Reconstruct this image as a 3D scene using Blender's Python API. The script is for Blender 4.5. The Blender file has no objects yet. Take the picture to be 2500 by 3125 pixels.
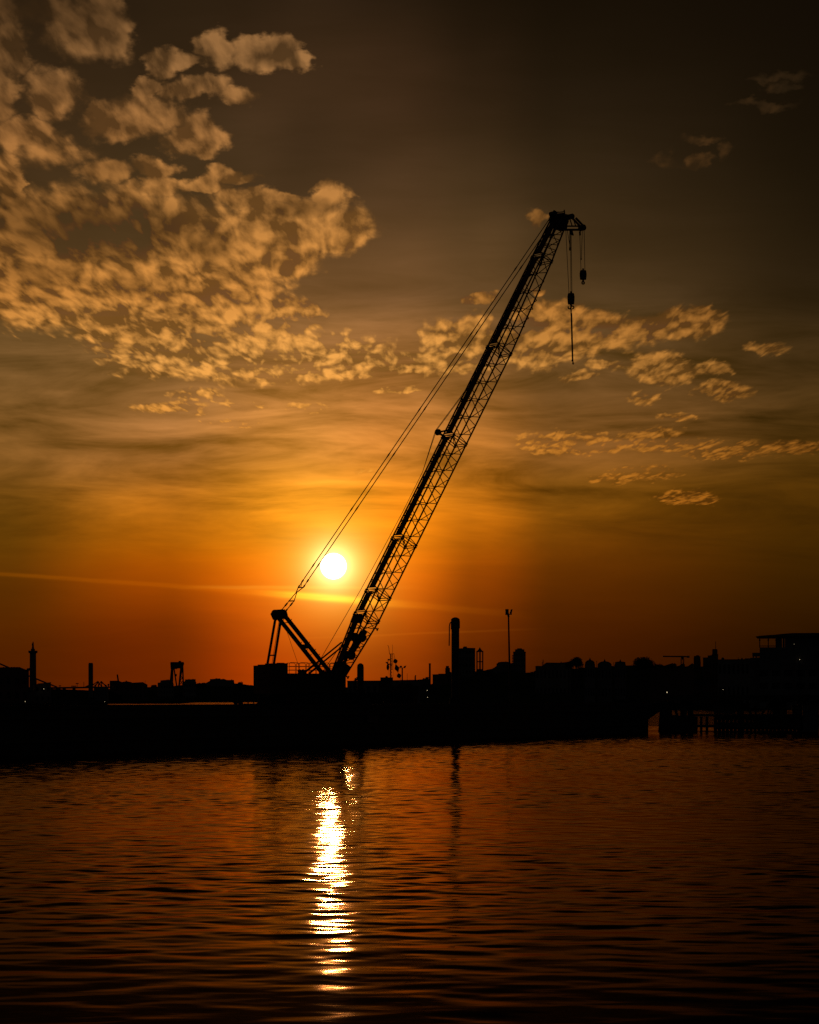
import bpy, math, random
import numpy as np
from mathutils import Vector, Matrix

random.seed(7)
SC = bpy.context.scene
COL = SC.collection

# ------------------------------------------------------------------ camera
FPX = 8894.0            # focal length in photo pixels (frame 2500 wide)
CAMZ = 4.0              # eye height above the water, metres
HZ = 2132.0             # photo row of the horizon
cam_d = bpy.data.cameras.new("camera")
cam = bpy.data.objects.new("camera", cam_d)
COL.objects.link(cam)
cam.location = (0, 0, CAMZ)
cam.rotation_euler = (math.radians(90), 0, 0)
cam_d.sensor_fit = 'HORIZONTAL'
cam_d.sensor_width = 36.0
cam_d.lens = 36.0 * FPX / 2500.0
cam_d.shift_y = (HZ - 1562.5) / 2500.0
cam_d.clip_start = 0.5
cam_d.clip_end = 30000.0
SC.camera = cam
SC.view_settings.view_transform = 'Standard'
SC.view_settings.look = 'None'
SC.view_settings.exposure = 0.0
SC.view_settings.gamma = 1.0
SC.cycles.max_bounces = 5
SC.cycles.diffuse_bounces = 2
SC.cycles.glossy_bounces = 3
SC.cycles.use_denoising = False
SC.cycles.sample_clamp_indirect = 4.0

SUN_U, SUN_V = 1.018, 1.728          # kilo-pixels of the photo, used as sky directions
sun_vec = Vector(((SUN_U*1000-1250)/FPX, 1.0, (HZ-SUN_V*1000)/FPX)).normalized()
SUN_EL = math.asin(sun_vec.z)
SUN_AZ = math.atan2(sun_vec.x, sun_vec.y)

def lin(c):
    c = c/255.0
    return c/12.92 if c <= 0.04045 else ((c+0.055)/1.055)**2.4
def L3(t): return (lin(t[0]), lin(t[1]), lin(t[2]), 1.0)

class G:
    """small helper to wire node sockets"""
    def __init__(s, nt): s.nt = nt
    def _in(s, sock, v):
        if v is None: return
        if isinstance(v, bpy.types.NodeSocket): s.nt.links.new(v, sock)
        else: sock.default_value = v
    def m(s, op, a, b=None, c=None, clamp=False):
        n = s.nt.nodes.new('ShaderNodeMath'); n.operation = op; n.use_clamp = clamp
        s._in(n.inputs[0], a); s._in(n.inputs[1], b); s._in(n.inputs[2], c)
        return n.outputs[0]
    def vm(s, op, a, b=None, c=None):
        n = s.nt.nodes.new('ShaderNodeVectorMath'); n.operation = op
        s._in(n.inputs[0], a); s._in(n.inputs[1], b); s._in(n.inputs[2], c)
        return n.outputs['Value'] if op in ('DOT_PRODUCT', 'LENGTH', 'DISTANCE') else n.outputs[0]
    def xyz(s, x, y, z=0.0):
        n = s.nt.nodes.new('ShaderNodeCombineXYZ')
        for i, v in enumerate((x, y, z)): s._in(n.inputs[i], v)
        return n.outputs[0]
    def sep(s, v):
        n = s.nt.nodes.new('ShaderNodeSeparateXYZ'); s._in(n.inputs[0], v); return n.outputs
    def sm(s, v, a, b, lo=0.0, hi=1.0, kind='SMOOTHSTEP'):
        n = s.nt.nodes.new('ShaderNodeMapRange'); n.interpolation_type = kind
        for i, q in enumerate((v, a, b, lo, hi)): s._in(n.inputs[i], q)
        return n.outputs[0]
    def noise(s, vec, scale, detail=4, rough=0.55, dist=0.0, color=False):
        n = s.nt.nodes.new('ShaderNodeTexNoise')
        s._in(n.inputs['Vector'], vec); s._in(n.inputs['Scale'], scale); s._in(n.inputs['Detail'], detail)
        s._in(n.inputs['Roughness'], rough); s._in(n.inputs['Distortion'], dist)
        return n.outputs['Color'] if color else n.outputs[0]
    def ramp(s, fac, stops, interp='B_SPLINE'):
        n = s.nt.nodes.new('ShaderNodeValToRGB'); cr = n.color_ramp; cr.interpolation = interp
        while len(cr.elements) > 1: cr.elements.remove(cr.elements[-1])
        cr.elements[0].position = stops[0][0]; cr.elements[0].color = stops[0][1]
        for p, c in stops[1:]:
            e = cr.elements.new(p); e.color = c
        s._in(n.inputs[0], fac); return n.outputs[0]
    def mix(s, f, a, b, blend='MIX'):
        n = s.nt.nodes.new('ShaderNodeMix'); n.data_type = 'RGBA'; n.blend_type = blend
        s._in(n.inputs[0], f); s._in(n.inputs[6], a); s._in(n.inputs[7], b)
        return n.outputs[2]

# ------------------------------------------------------------------ sky
def build_sky():
    w = bpy.data.worlds.new("World"); SC.world = w; w.use_nodes = True
    w.cycles.sampling_method = 'MANUAL'; w.cycles.sample_map_resolution = 1024
    nt = w.node_tree
    for n in list(nt.nodes): nt.nodes.remove(n)
    g = G(nt)
    tc = nt.nodes.new('ShaderNodeTexCoord')
    d = g.sep(tc.outputs['Generated'])
    dx, dy, dz = d[0], d[1], d[2]
    yy = g.m('MAXIMUM', dy, 0.05)
    U = g.m('MULTIPLY_ADD', g.m('DIVIDE', dx, yy), FPX/1000, 1.25)
    V = g.m('MULTIPLY_ADD', g.m('DIVIDE', dz, yy), -FPX/1000, HZ/1000)
    UV = g.xyz(U, V)
    # --- clear-sky colours: six vertical colour scales blended across the western sky
    rows = [-0.45, 0.0, .3, .6, .9, 1.0, 1.2, 1.4, 1.5, 1.65, 1.75, 1.9, 2.05, 2.15]
    cols = [
      (0.0, [(8,5,3),(36,24,12),(50,35,17),(60,43,20),(78,57,25),(92,68,30),(112,80,33),(120,80,26),(106,66,12),(94,56,3),(88,44,1),(78,32,0),(72,25,0),(82,30,0)]),
      (.5,  [(8,5,3),(36,24,12),(48,34,17),(60,45,22),(92,68,32),(108,79,35),(132,94,42),(160,106,42),(168,100,18),(166,88,1),(160,69,0),(112,37,0),(93,28,0),(112,36,0)]),
      (.9,  [(7,4,2),(32,21,11),(60,41,21),(58,44,24),(118,84,43),(140,100,48),(170,117,50),(210,140,50),(232,144,26),(244,134,2),(248,110,0),(200,66,0),(158,45,0),(196,64,0)]),
      (1.22,[(2,2,1),(15,10,5),(60,40,21),(68,50,27),(108,77,39),(130,92,44),(162,109,46),(200,127,42),(226,131,18),(240,122,2),(228,96,0),(158,50,0),(112,34,0),(146,45,0)]),
      (1.45,[(0,0,0),(6,4,2),(42,28,14),(58,43,22),(92,67,33),(112,80,38),(138,94,39),(178,112,34),(182,105,11),(162,80,2),(140,57,0),(92,30,0),(76,23,0),(94,30,0)]),
      (1.7, [(0,0,0),(2,1,0),(22,15,7),(42,31,15),(74,55,26),(90,66,31),(108,75,31),(128,82,27),(118,72,7),(106,54,2),(86,38,0),(66,23,0),(54,17,0),(60,20,0)]),
      (2.5, [(0,0,0),(0,0,0),(3,2,1),(11,8,3),(32,23,9),(46,33,12),(62,43,14),(72,46,6),(68,39,2),(58,32,0),(50,25,0),(36,13,0),(28,9,0),(28,10,0)]),
    ]
    cols = [(cx, [(r_, g_*.965, b_*1.06) if .2 < v_ < 1.45 else (r_, g_, b_) for v_, (r_, g_, b_) in zip(rows, cc)]) for cx, cc in cols]
    # soft wander so that the bands are not ruler-straight
    wob = g.noise(g.vm('MULTIPLY', UV, (1.3, 3.0, 0)), 1.0, 3, 0.5)
    Vw = g.m('MULTIPLY_ADD', g.m('SUBTRACT', wob, 0.5), 0.10, V)
    T = g.m('DIVIDE', g.m('ADD', Vw, .5), 2.8)
    cur = None
    for i, (cx, cc) in enumerate(cols):
        r = g.ramp(T, [((v+.5)/2.8, L3(c)) for v, c in zip(rows, cc)])
        if cur is None: cur = r
        else: cur = g.mix(g.sm(U, cols[i-1][0], cx), cur, r)
    sky = cur
    # --- thin high haze in streaks
    st = g.noise(g.vm('MULTIPLY', UV, (1.6, 9.0, 0)), 1.0, 6, 0.58, 0.6)
    st2 = g.noise(g.vm('MULTIPLY', UV, (4.0, 26.0, 3.1)), 1.0, 4, 0.55, 0.4)
    stm = g.m('MULTIPLY', g.sm(V, .75, 1.15), g.sm(V, 1.78, 1.45))
    streak = g.m('ADD', g.m('MULTIPLY', g.m('SUBTRACT', st, .5), 3.0), g.m('MULTIPLY', g.m('SUBTRACT', st2, .5), 0.75))
    lowm = g.m('MULTIPLY_ADD', stm, .85, .15)
    sky = g.vm('MULTIPLY', sky, g.vm('ADD', (1, 1, 1), g.vm('MULTIPLY', g.xyz(streak, streak, streak), g.xyz(lowm, lowm, g.m('MULTIPLY', lowm, 1.4)))))
    # broad dim veil over the top
    bl = g.noise(g.vm('MULTIPLY', UV, (1.5, 1.9, 0)), 1.0, 2, 0.45)
    blm = g.m('MULTIPLY_ADD', g.m('MULTIPLY', g.m('SUBTRACT', bl, .5), 1.5), g.sm(V, 1.0, .6), 1.0)
    sky = g.vm('MULTIPLY', sky, g.xyz(blm, blm, blm))
    # --- altocumulus, laid out on a level sheet overhead so that it closes up towards the horizon
    q = g.m('MAXIMUM', g.m('SUBTRACT', HZ/1000, V), 0.12)
    PX = g.m('DIVIDE', g.m('SUBTRACT', U, 1.25), q)
    PY = g.m('DIVIDE', 1.0, q)
    P = g.xyz(PX, g.m('MULTIPLY', PY, 1.25))
    warp = g.vm('SUBTRACT', g.noise(P, 9.0, 2, 0.5, color=True), (.5, .5, .5))
    Pw = g.vm('MULTIPLY_ADD', warp, (.042, .034, 0), P)
    n0 = g.noise(Pw, 14.0, 5, 0.50)
    n1 = g.noise(g.vm('ADD', Pw, (.005, .015, 0)), 14.0, 5, 0.50)
    vo = nt.nodes.new('ShaderNodeTexVoronoi'); vo.feature = 'SMOOTH_F1'; vo.inputs['Scale'].default_value = 30.0
    vo.inputs['Smoothness'].default_value = .55; vo.inputs['Randomness'].default_value = 1.0
    g.nt.links.new(g.vm('MULTIPLY_ADD', warp, (.05, .05, 0), Pw), vo.inputs['Vector'])
    v2 = nt.nodes.new('ShaderNodeTexVoronoi'); v2.feature = 'SMOOTH_F1'; v2.inputs['Scale'].default_value = 62.0
    v2.inputs['Smoothness'].default_value = .5
    g.nt.links.new(g.vm('MULTIPLY_ADD', warp, (.03, .03, 0), Pw), v2.inputs['Vector'])
    cell2 = g.m('SUBTRACT', .40, v2.outputs['Distance'])
    cell = g.m('SUBTRACT', .42, vo.outputs['Distance'])
    # where the sheet exists: (U, V, half width, half height, strength)
    patches = [
      (.09,.03,.20,.06,.75),(.27,.09,.14,.10,.95),(.31,.03,.07,.06,.9),(.36,.11,.06,.06,.9),(.02,.16,.07,.10,.95),(.0,.27,.06,.10,.9),
      (.165,.285,.10,.085,1.1),(.06,.41,.10,.05,1.15),(.02,.53,.04,.10,1.0),(.04,.62,.04,.04,1.0),(.13,.47,.12,.05,.7),
      (.49,.18,.06,.05,1.1),(.55,.18,.05,.035,.9),(.66,.15,.065,.06,1.1),(.80,.165,.11,.055,1.25),(.90,.19,.05,.03,.9),
      (.45,.265,.06,.025,1.0),(.61,.275,.10,.04,1.05),(.73,.30,.08,.03,1.0),(.28,.335,.03,.03,.9),
      (.40,.36,.14,.07,1.2),(.61,.41,.10,.06,1.2),(.55,.42,.06,.04,.9),(.70,.53,.07,.025,1.05),(.46,.51,.08,.03,1.0),(.485,.565,.07,.035,1.1),
      (.62,.565,.08,.025,1.05),(.39,.61,.06,.05,1.05),(.32,.53,.08,.04,.9),(.76,.60,.09,.035,1.1),(.855,.6,.05,.018,.9),(1.01,.60,.06,.05,1.1),
      (1.06,.68,.06,.03,.9),(.88,.70,.24,.09,1.2),(.98,.735,.14,.04,1.2),(.75,.78,.2,.08,1.25),(.45,.66,.25,.09,.8),(.30,.72,.40,.14,.95),(.05,.78,.2,.12,.9),
      (.14,.88,.22,.12,1.3),(.43,.93,.24,.14,1.3),(.62,.90,.24,.13,1.3),(.84,.965,.17,.06,1.2),(.60,1.05,.32,.10,1.35),(.85,1.09,.33,.075,1.35),(1.12,1.112,.27,.04,1.4),
      (1.32,1.112,.18,.035,1.3),(1.43,1.03,.13,.07,1.05),(1.69,1.02,.18,.09,1.15),(1.87,1.01,.12,.06,1.1),(1.97,1.0,.12,.045,1.05),(2.08,.985,.12,.05,1.1),(2.135,.955,.05,.02,.9),
      (1.62,1.09,.09,.04,1.0),(2.02,1.13,.10,.05,1.1),(2.17,1.125,.06,.025,1.0),(1.845,1.12,.06,.02,.9),(2.2,1.195,.09,.03,1.0),(2.335,1.06,.06,.02,.8),(1.465,.905,.07,.016,.9),
      (1.66,.89,.03,.012,.9),(1.65,.655,.035,.025,.9),(1.96,1.21,.05,.025,.75),(1.77,1.15,.07,.012,.8),
      (2.13,.49,.045,.022,.78),(2.21,.46,.03,.025,.6),(2.14,.425,.045,.012,.55),(2.38,.245,.09,.018,.62),(2.40,.275,.06,.014,.6),(2.34,.32,.09,.013,.6),(2.03,.485,.06,.02,.55),
      (1.74,1.355,.2,.035,1.0),(2.01,1.345,.12,.04,1.1),(2.22,1.37,.14,.03,1.05),(2.42,1.365,.1,.022,.95),(1.97,1.44,.10,.024,.95),(1.87,1.465,.07,.016,.95),(2.1,1.52,.09,.024,1.0),
      (2.07,1.275,.06,.012,.8),(.60,1.21,.08,.025,1.0),(.53,1.245,.12,.016,.85),(.93,1.25,.06,.018,.9),(.71,1.285,.09,.012,.85),(.74,1.235,.08,.015,.85),(1.11,1.435,.04,.01,.8),(1.22,1.195,.06,.01,.8),
    ]
    wa = g.vm('SUBTRACT', g.noise(UV, 7.0, 2, 0.5, color=True), (.5, .5, .5))
    wb = g.vm('SUBTRACT', g.noise(g.vm('MULTIPLY', UV, (1, 1.5, 0)), 24.0, 3, 0.55, color=True), (.5, .5, .5))
    qs = g.m('MULTIPLY', q, .5)
    UVm = g.vm('ADD', UV, g.vm('MULTIPLY', g.xyz(qs, g.m('MULTIPLY', q, .4), 0.0), g.vm('ADD', g.vm('MULTIPLY', wa, (.17, .12, 0)), g.vm('MULTIPLY', wb, (.10, .07, 0)))))
    acc = None
    for (cu, cv, ru, rv, st_) in patches:
        dd = g.vm('MULTIPLY', g.vm('SUBTRACT', UVm, (cu, cv, 0)), (1/(ru*1.25), 1/(rv*1.25), 0))
        e = g.m('MULTIPLY_ADD', g.vm('DOT_PRODUCT', dd, dd), -st_, st_)
        acc = e if acc is None else g.m('SMOOTH_MAX', acc, e, 0.25)
    mask = g.m('MAXIMUM', g.m('MULTIPLY', acc, 1.3), -0.6)
    nl = g.noise(Pw, 6.5, 4, 0.5)
    fine = g.sm(V, .55, 1.0, .35, 1.0)
    dens = g.m('ADD', mask, g.m('ADD', g.m('MULTIPLY', g.m('SUBTRACT', n0, .5), 2.3), g.m('MULTIPLY', fine, g.m('MULTIPLY_ADD', cell, 0.50, g.m('MULTIPLY', cell2, .45)))))
    alpha = g.sm(dens, .0, 1.05)
    fill = g.m('MULTIPLY', g.sm(g.m('ADD', mask, g.m('MULTIPLY', g.m('SUBTRACT', n0, .5), 1.2)), .22, .85), g.sm(V, .30, .66, .25, .90))
    thick = g.sm(dens, .75, 1.7)
    rim = g.m('MULTIPLY', alpha, g.sm(dens, 1.35, .45))
    lit = g.m('MULTIPLY_ADD', g.m('SUBTRACT', n0, n1), 4.2, g.m('MULTIPLY_ADD', g.m('SUBTRACT', nl, .5), 1.9, .52))
    lit = g.m('MULTIPLY_ADD', rim, .16, lit)
    lit = g.m('ADD', lit, g.m('ADD', g.m('MULTIPLY', g.m('SUBTRACT', .34, vo.outputs['Distance']), 1.15), g.m('MULTIPLY', cell2, g.m('MULTIPLY', fine, .6))), clamp=True)
    # thicker cloud in the middle of the bank holds back the light
    dark = None
    for (cu, cv, ru, rv, st_) in [(.28,.70,.33,.10,.85),(.05,.66,.16,.08,.6),(.13,.83,.13,.045,.5),(.62,.74,.09,.07,.6),(.92,.63,.10,.035,.7),(.43,.875,.10,.035,.35),(.20,.02,.30,.06,.55),(.30,.51,.12,.05,.4),(.0,.2,.1,.2,.35)]:
        dd = g.vm('MULTIPLY', g.vm('SUBTRACT', UV, (cu, cv, 0)), (1/(ru*1.2), 1/(rv*1.2), 0))
        e = g.m('MULTIPLY', g.m('SUBTRACT', 1.0, g.vm('DOT_PRODUCT', dd, dd), clamp=True), st_)
        dark = e if dark is None else g.m('MAXIMUM', dark, e)
    lum = g.m('MULTIPLY', g.m('MULTIPLY_ADD', lit, .82, .22), g.m('SUBTRACT', 1.0, g.m('MULTIPLY', dark, .9)))
    lum = g.m('MULTIPLY', lum, g.m('MULTIPLY_ADD', thick, -.10, 1.06))
    lum = g.m('MULTIPLY', lum, g.m('MULTIPLY_ADD', alpha, .16, .84))
    alpha = g.m('MAXIMUM', alpha, fill)
    ccol = g.ramp(T, [((v+.5)/2.8, L3(c)) for v, c in [(-.3,(40,28,14)),(0,(140,98,56)),(.2,(160,112,64)),(.4,(180,122,65)),(.65,(196,132,64)),(.9,(224,148,66)),(1.1,(246,170,80)),(1.3,(234,152,58)),(1.5,(226,140,40)),(1.8,(200,100,20))]], 'LINEAR')
    side = g.ramp(g.m('DIVIDE', U, 3.0), [(0,(.80,.78,.76,1)),(.2,(.95,.95,.95,1)),(.38,(1,1,1,1)),(.5,(.72,.70,.66,1)),(.6,(.58,.55,.50,1)),(.72,(.48,.45,.40,1)),(.8,(.36,.33,.28,1)),(.86,(.2,.18,.15,1))], 'LINEAR')
    hi = g.m('MULTIPLY', g.sm(U, 1.4, 2.1), g.sm(V, .9, .35))
    cl = g.vm('MULTIPLY', g.vm('MULTIPLY', ccol, side), g.xyz(lum, lum, lum))
    cl = g.mix(g.m('MULTIPLY', hi, .88), cl, (0.012, .007, .003, 1))
    cl = g.vm('MAXIMUM', cl, g.vm('MULTIPLY', sky, (.86, .86, .86)))
    sky = g.mix(g.m('MULTIPLY', alpha, .93), sky, cl)
    # --- condensation trails
    def trail(v0, a, b, w0, w1, ua, ub, strength, col):
        vl = g.m('ADD', g.m('MULTIPLY', U, a), g.m('MULTIPLY_ADD', g.m('MULTIPLY', U, U), b, v0))
        vl = g.m('ADD', vl, g.m('MULTIPLY', g.m('SUBTRACT', g.noise(g.xyz(U, 0.0, 0.0), 5.0, 3), .5), .008))
        wd = g.sm(U, ua, ub, w0, w1, 'LINEAR')
        dd = g.m('DIVIDE', g.m('SUBTRACT', V, vl), wd)
        f = g.m('DIVIDE', 1.0, g.m('ADD', 1.0, g.m('POWER', g.m('ABSOLUTE', dd), 4.5)))
        lf = g.m('MULTIPLY', g.sm(U, ua-.25, ua+.1), g.sm(U, ub+.12, ub-.25))
        f = g.m('MULTIPLY', g.m('MULTIPLY', f, lf), strength)
        f = g.m('MULTIPLY', f, g.m('MULTIPLY_ADD', g.noise(g.vm('MULTIPLY', UV, (6, 60, 0)), 1.0, 3), 1.0, .5))
        return g.vm('MULTIPLY', (col[0], col[1], col[2]), g.xyz(f, f, f))
    sunx = g.m('SUBTRACT', U, 1.0)
    boost = g.m('POWER', 2.718, g.m('MULTIPLY', g.m('MULTIPLY', sunx, sunx), -45.0))
    t1 = trail(1.752, .064, .009, .0045, .010, -.3, 1.55, g.m('MULTIPLY_ADD', boost, .35, .09), (.75, .18, .0))
    t1 = g.vm('ADD', t1, trail(1.752, .064, .009, .006, .013, -.3, 1.55, g.m('MULTIPLY', boost, .9), (.6, .42, .02)))
    t2 = trail(1.985, -.040, 0, .003, .003, 1.0, 1.6, .05, (.8, .22, .01))
    t3 = trail(1.79, .003, 0, .005, .004, .75, 1.2, .12, (.9, .6, .05))
    sky = g.vm('ADD', sky, g.vm('ADD', t1, g.vm('ADD', t2, t3)))
    # --- glow of the sun through the haze, and its disc
    sd = g.vm('DISTANCE', UV, (SUN_U, SUN_V, 0))
    def ex(k): return g.m('POWER', 2.718, g.m('MULTIPLY', sd, -1.0/k))
    e1, e2, e3 = ex(.030), ex(.085), ex(.20)
    glow = g.vm('ADD', g.vm('MULTIPLY', g.xyz(e1, e1, e1), (2.2, 2.6, 1.5)), g.vm('MULTIPLY', g.xyz(e2, e2, e2), (.9, .85, .06)))
    glow = g.vm('ADD', glow, g.vm('MULTIPLY', g.xyz(e3, e3, e3), (.28, .045, .0)))
    sky = g.vm('ADD', sky, glow)
    disc = g.sm(sd, .0415, .036)
    sky = g.vm('ADD', sky, g.vm('MULTIPLY', g.xyz(disc, disc, disc), (6, 5.2, 4.0)))
    # --- the rest of the dome: dusk behind and overhead
    behind = g.m('MULTIPLY', g.sm(dy, .25, .75), g.sm(dz, .62, .30))
    sky = g.mix(behind, (.0035, .0032, .0034, 1), sky)
    nish = nt.nodes.new('ShaderNodeTexSky'); nish.sky_type = 'NISHITA'; nish.sun_disc = False
    nish.sun_elevation = SUN_EL; nish.sun_rotation = SUN_AZ; nish.dust_density = 4.0
    bg0 = nt.nodes.new('ShaderNodeBackground'); bg0.inputs['Strength'].default_value = 0.0006
    nt.links.new(nish.outputs[0], bg0.inputs[0])
    bg = nt.nodes.new('ShaderNodeBackground'); bg.inputs['Strength'].default_value = 1.0
    nt.links.new(sky, bg.inputs[0])
    add = nt.nodes.new('ShaderNodeAddShader')
    nt.links.new(bg0.outputs[0], add.inputs[0]); nt.links.new(bg.outputs[0], add.inputs[1])
    out = nt.nodes.new('ShaderNodeOutputWorld'); nt.links.new(add.outputs[0], out.inputs[0])
build_sky()

sun_d = bpy.data.lights.new("sun", 'SUN'); sun_d.energy = 0.08; sun_d.angle = math.radians(0.5)
sun_d.color = (1.0, 0.47, 0.18)
sun = bpy.data.objects.new("sun", sun_d); COL.objects.link(sun)
sun.rotation_euler = (-sun_vec).to_track_quat('-Z', 'Y').to_euler()
sun.location = sun_vec * 60

# ------------------------------------------------------------------ materials
NOSHINE = ('river_bank_soil', 'hill_grass', 'quay_asphalt')
def mat(name, col, rough=.6, metal=0.0, var=.25, scale=3.0, bump=0.0):
    m = bpy.data.materials.new(name); m.use_nodes = True
    nt = m.node_tree; g = G(nt); p = nt.nodes['Principled BSDF']
    tc = nt.nodes.new('ShaderNodeTexCoord')
    n = g.noise(tc.outputs['Object'], scale, 6, .6)
    f = g.sm(n, .3, .7, 1-var, 1+var, 'LINEAR')
    c = g.vm('MULTIPLY', (col[0], col[1], col[2]), g.xyz(f, f, f))
    nt.links.new(c, p.inputs['Base Color'])
    p.inputs['Metallic'].default_value = metal
    g._in(p.inputs['Roughness'], g.sm(n, .2, .8, max(rough-.12, .05), min(rough+.12, 1), 'LINEAR'))
    if name in NOSHINE: p.inputs['Specular IOR Level'].default_value = 0.0
    if bump:
        b = nt.nodes.new('ShaderNodeBump'); b.inputs['Strength'].default_value = bump; b.inputs['Distance'].default_value = .05
        nt.links.new(n, b.inputs['Height']); nt.links.new(b.outputs[0], p.inputs['Normal'])
    return m
M = dict(
    boom=mat('red_brown_boom_paint', (.16, .035, .02), .55),
    crane=mat('crane_body_paint', (.10, .05, .03), .6),
    steel=mat('dark_steel', (.07, .065, .06), .55, .4),
    rope=mat('wire_rope', (.06, .05, .045), .6, .5),
    track=mat('crawler_steel', (.05, .045, .04), .7, .3),
    glass=mat('cab_glass', (.02, .022, .025), .12),
    hull=mat('barge_hull_paint', (.045, .04, .038), .75, 0, .4, .6, .3),
    deck=mat('barge_deck', (.09, .08, .07), .85, 0, .3, 1.0),
    wood=mat('weathered_timber', (.10, .075, .05), .85, 0, .35, 2.0, .3),
    concrete=mat('concrete', (.26, .25, .23), .9, 0, .2, .5),
    brick=mat('brick_wall', (.22, .13, .09), .9, 0, .25, .7),
    plaster=mat('plaster_wall', (.32, .29, .25), .9, 0, .15, .4),
    stone=mat('column_stone', (.26, .24, .21), .9, 0, .2, .6),
    roof=mat('roof_sheet', (.10, .09, .085), .75, 0, .25, .5),
    bronze=mat('statue_bronze', (.07, .08, .06), .5, .6),
    leaf=mat('foliage', (.05, .06, .025), .8, 0, .45, .8),
    bark=mat('bark', (.09, .07, .05), .9),
    asphalt=mat('quay_asphalt', (.045,.042,.04), .95, 0, .3, .05),
    soil=mat('river_bank_soil', (.06, .05, .032), .95, 0, .35, .02),
    grass=mat('hill_grass', (.06, .065, .03), .95, 0, .35, .01),
    canvas=mat('tarpaulin', (.20, .17, .14), .8),
    buoy=mat('black_signal_fabric', (.03, .03, .03), .8),
    shinyroof=mat('zinc_roof_glazing', (.25, .25, .25), .25, .3),
)
def lamp_mat(name, col, s):
    m = bpy.data.materials.new(name); m.use_nodes = True
    nt = m.node_tree; p = nt.nodes['Principled BSDF']
    p.inputs['Base Color'].default_value = (.8, .8, .8, 1)
    p.inputs['Emission Color'].default_value = (*col, 1); p.inputs['Emission Strength'].default_value = s
    return m
M['lamp'] = lamp_mat('lit_lamp', (1, .78, .45), .9)

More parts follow.
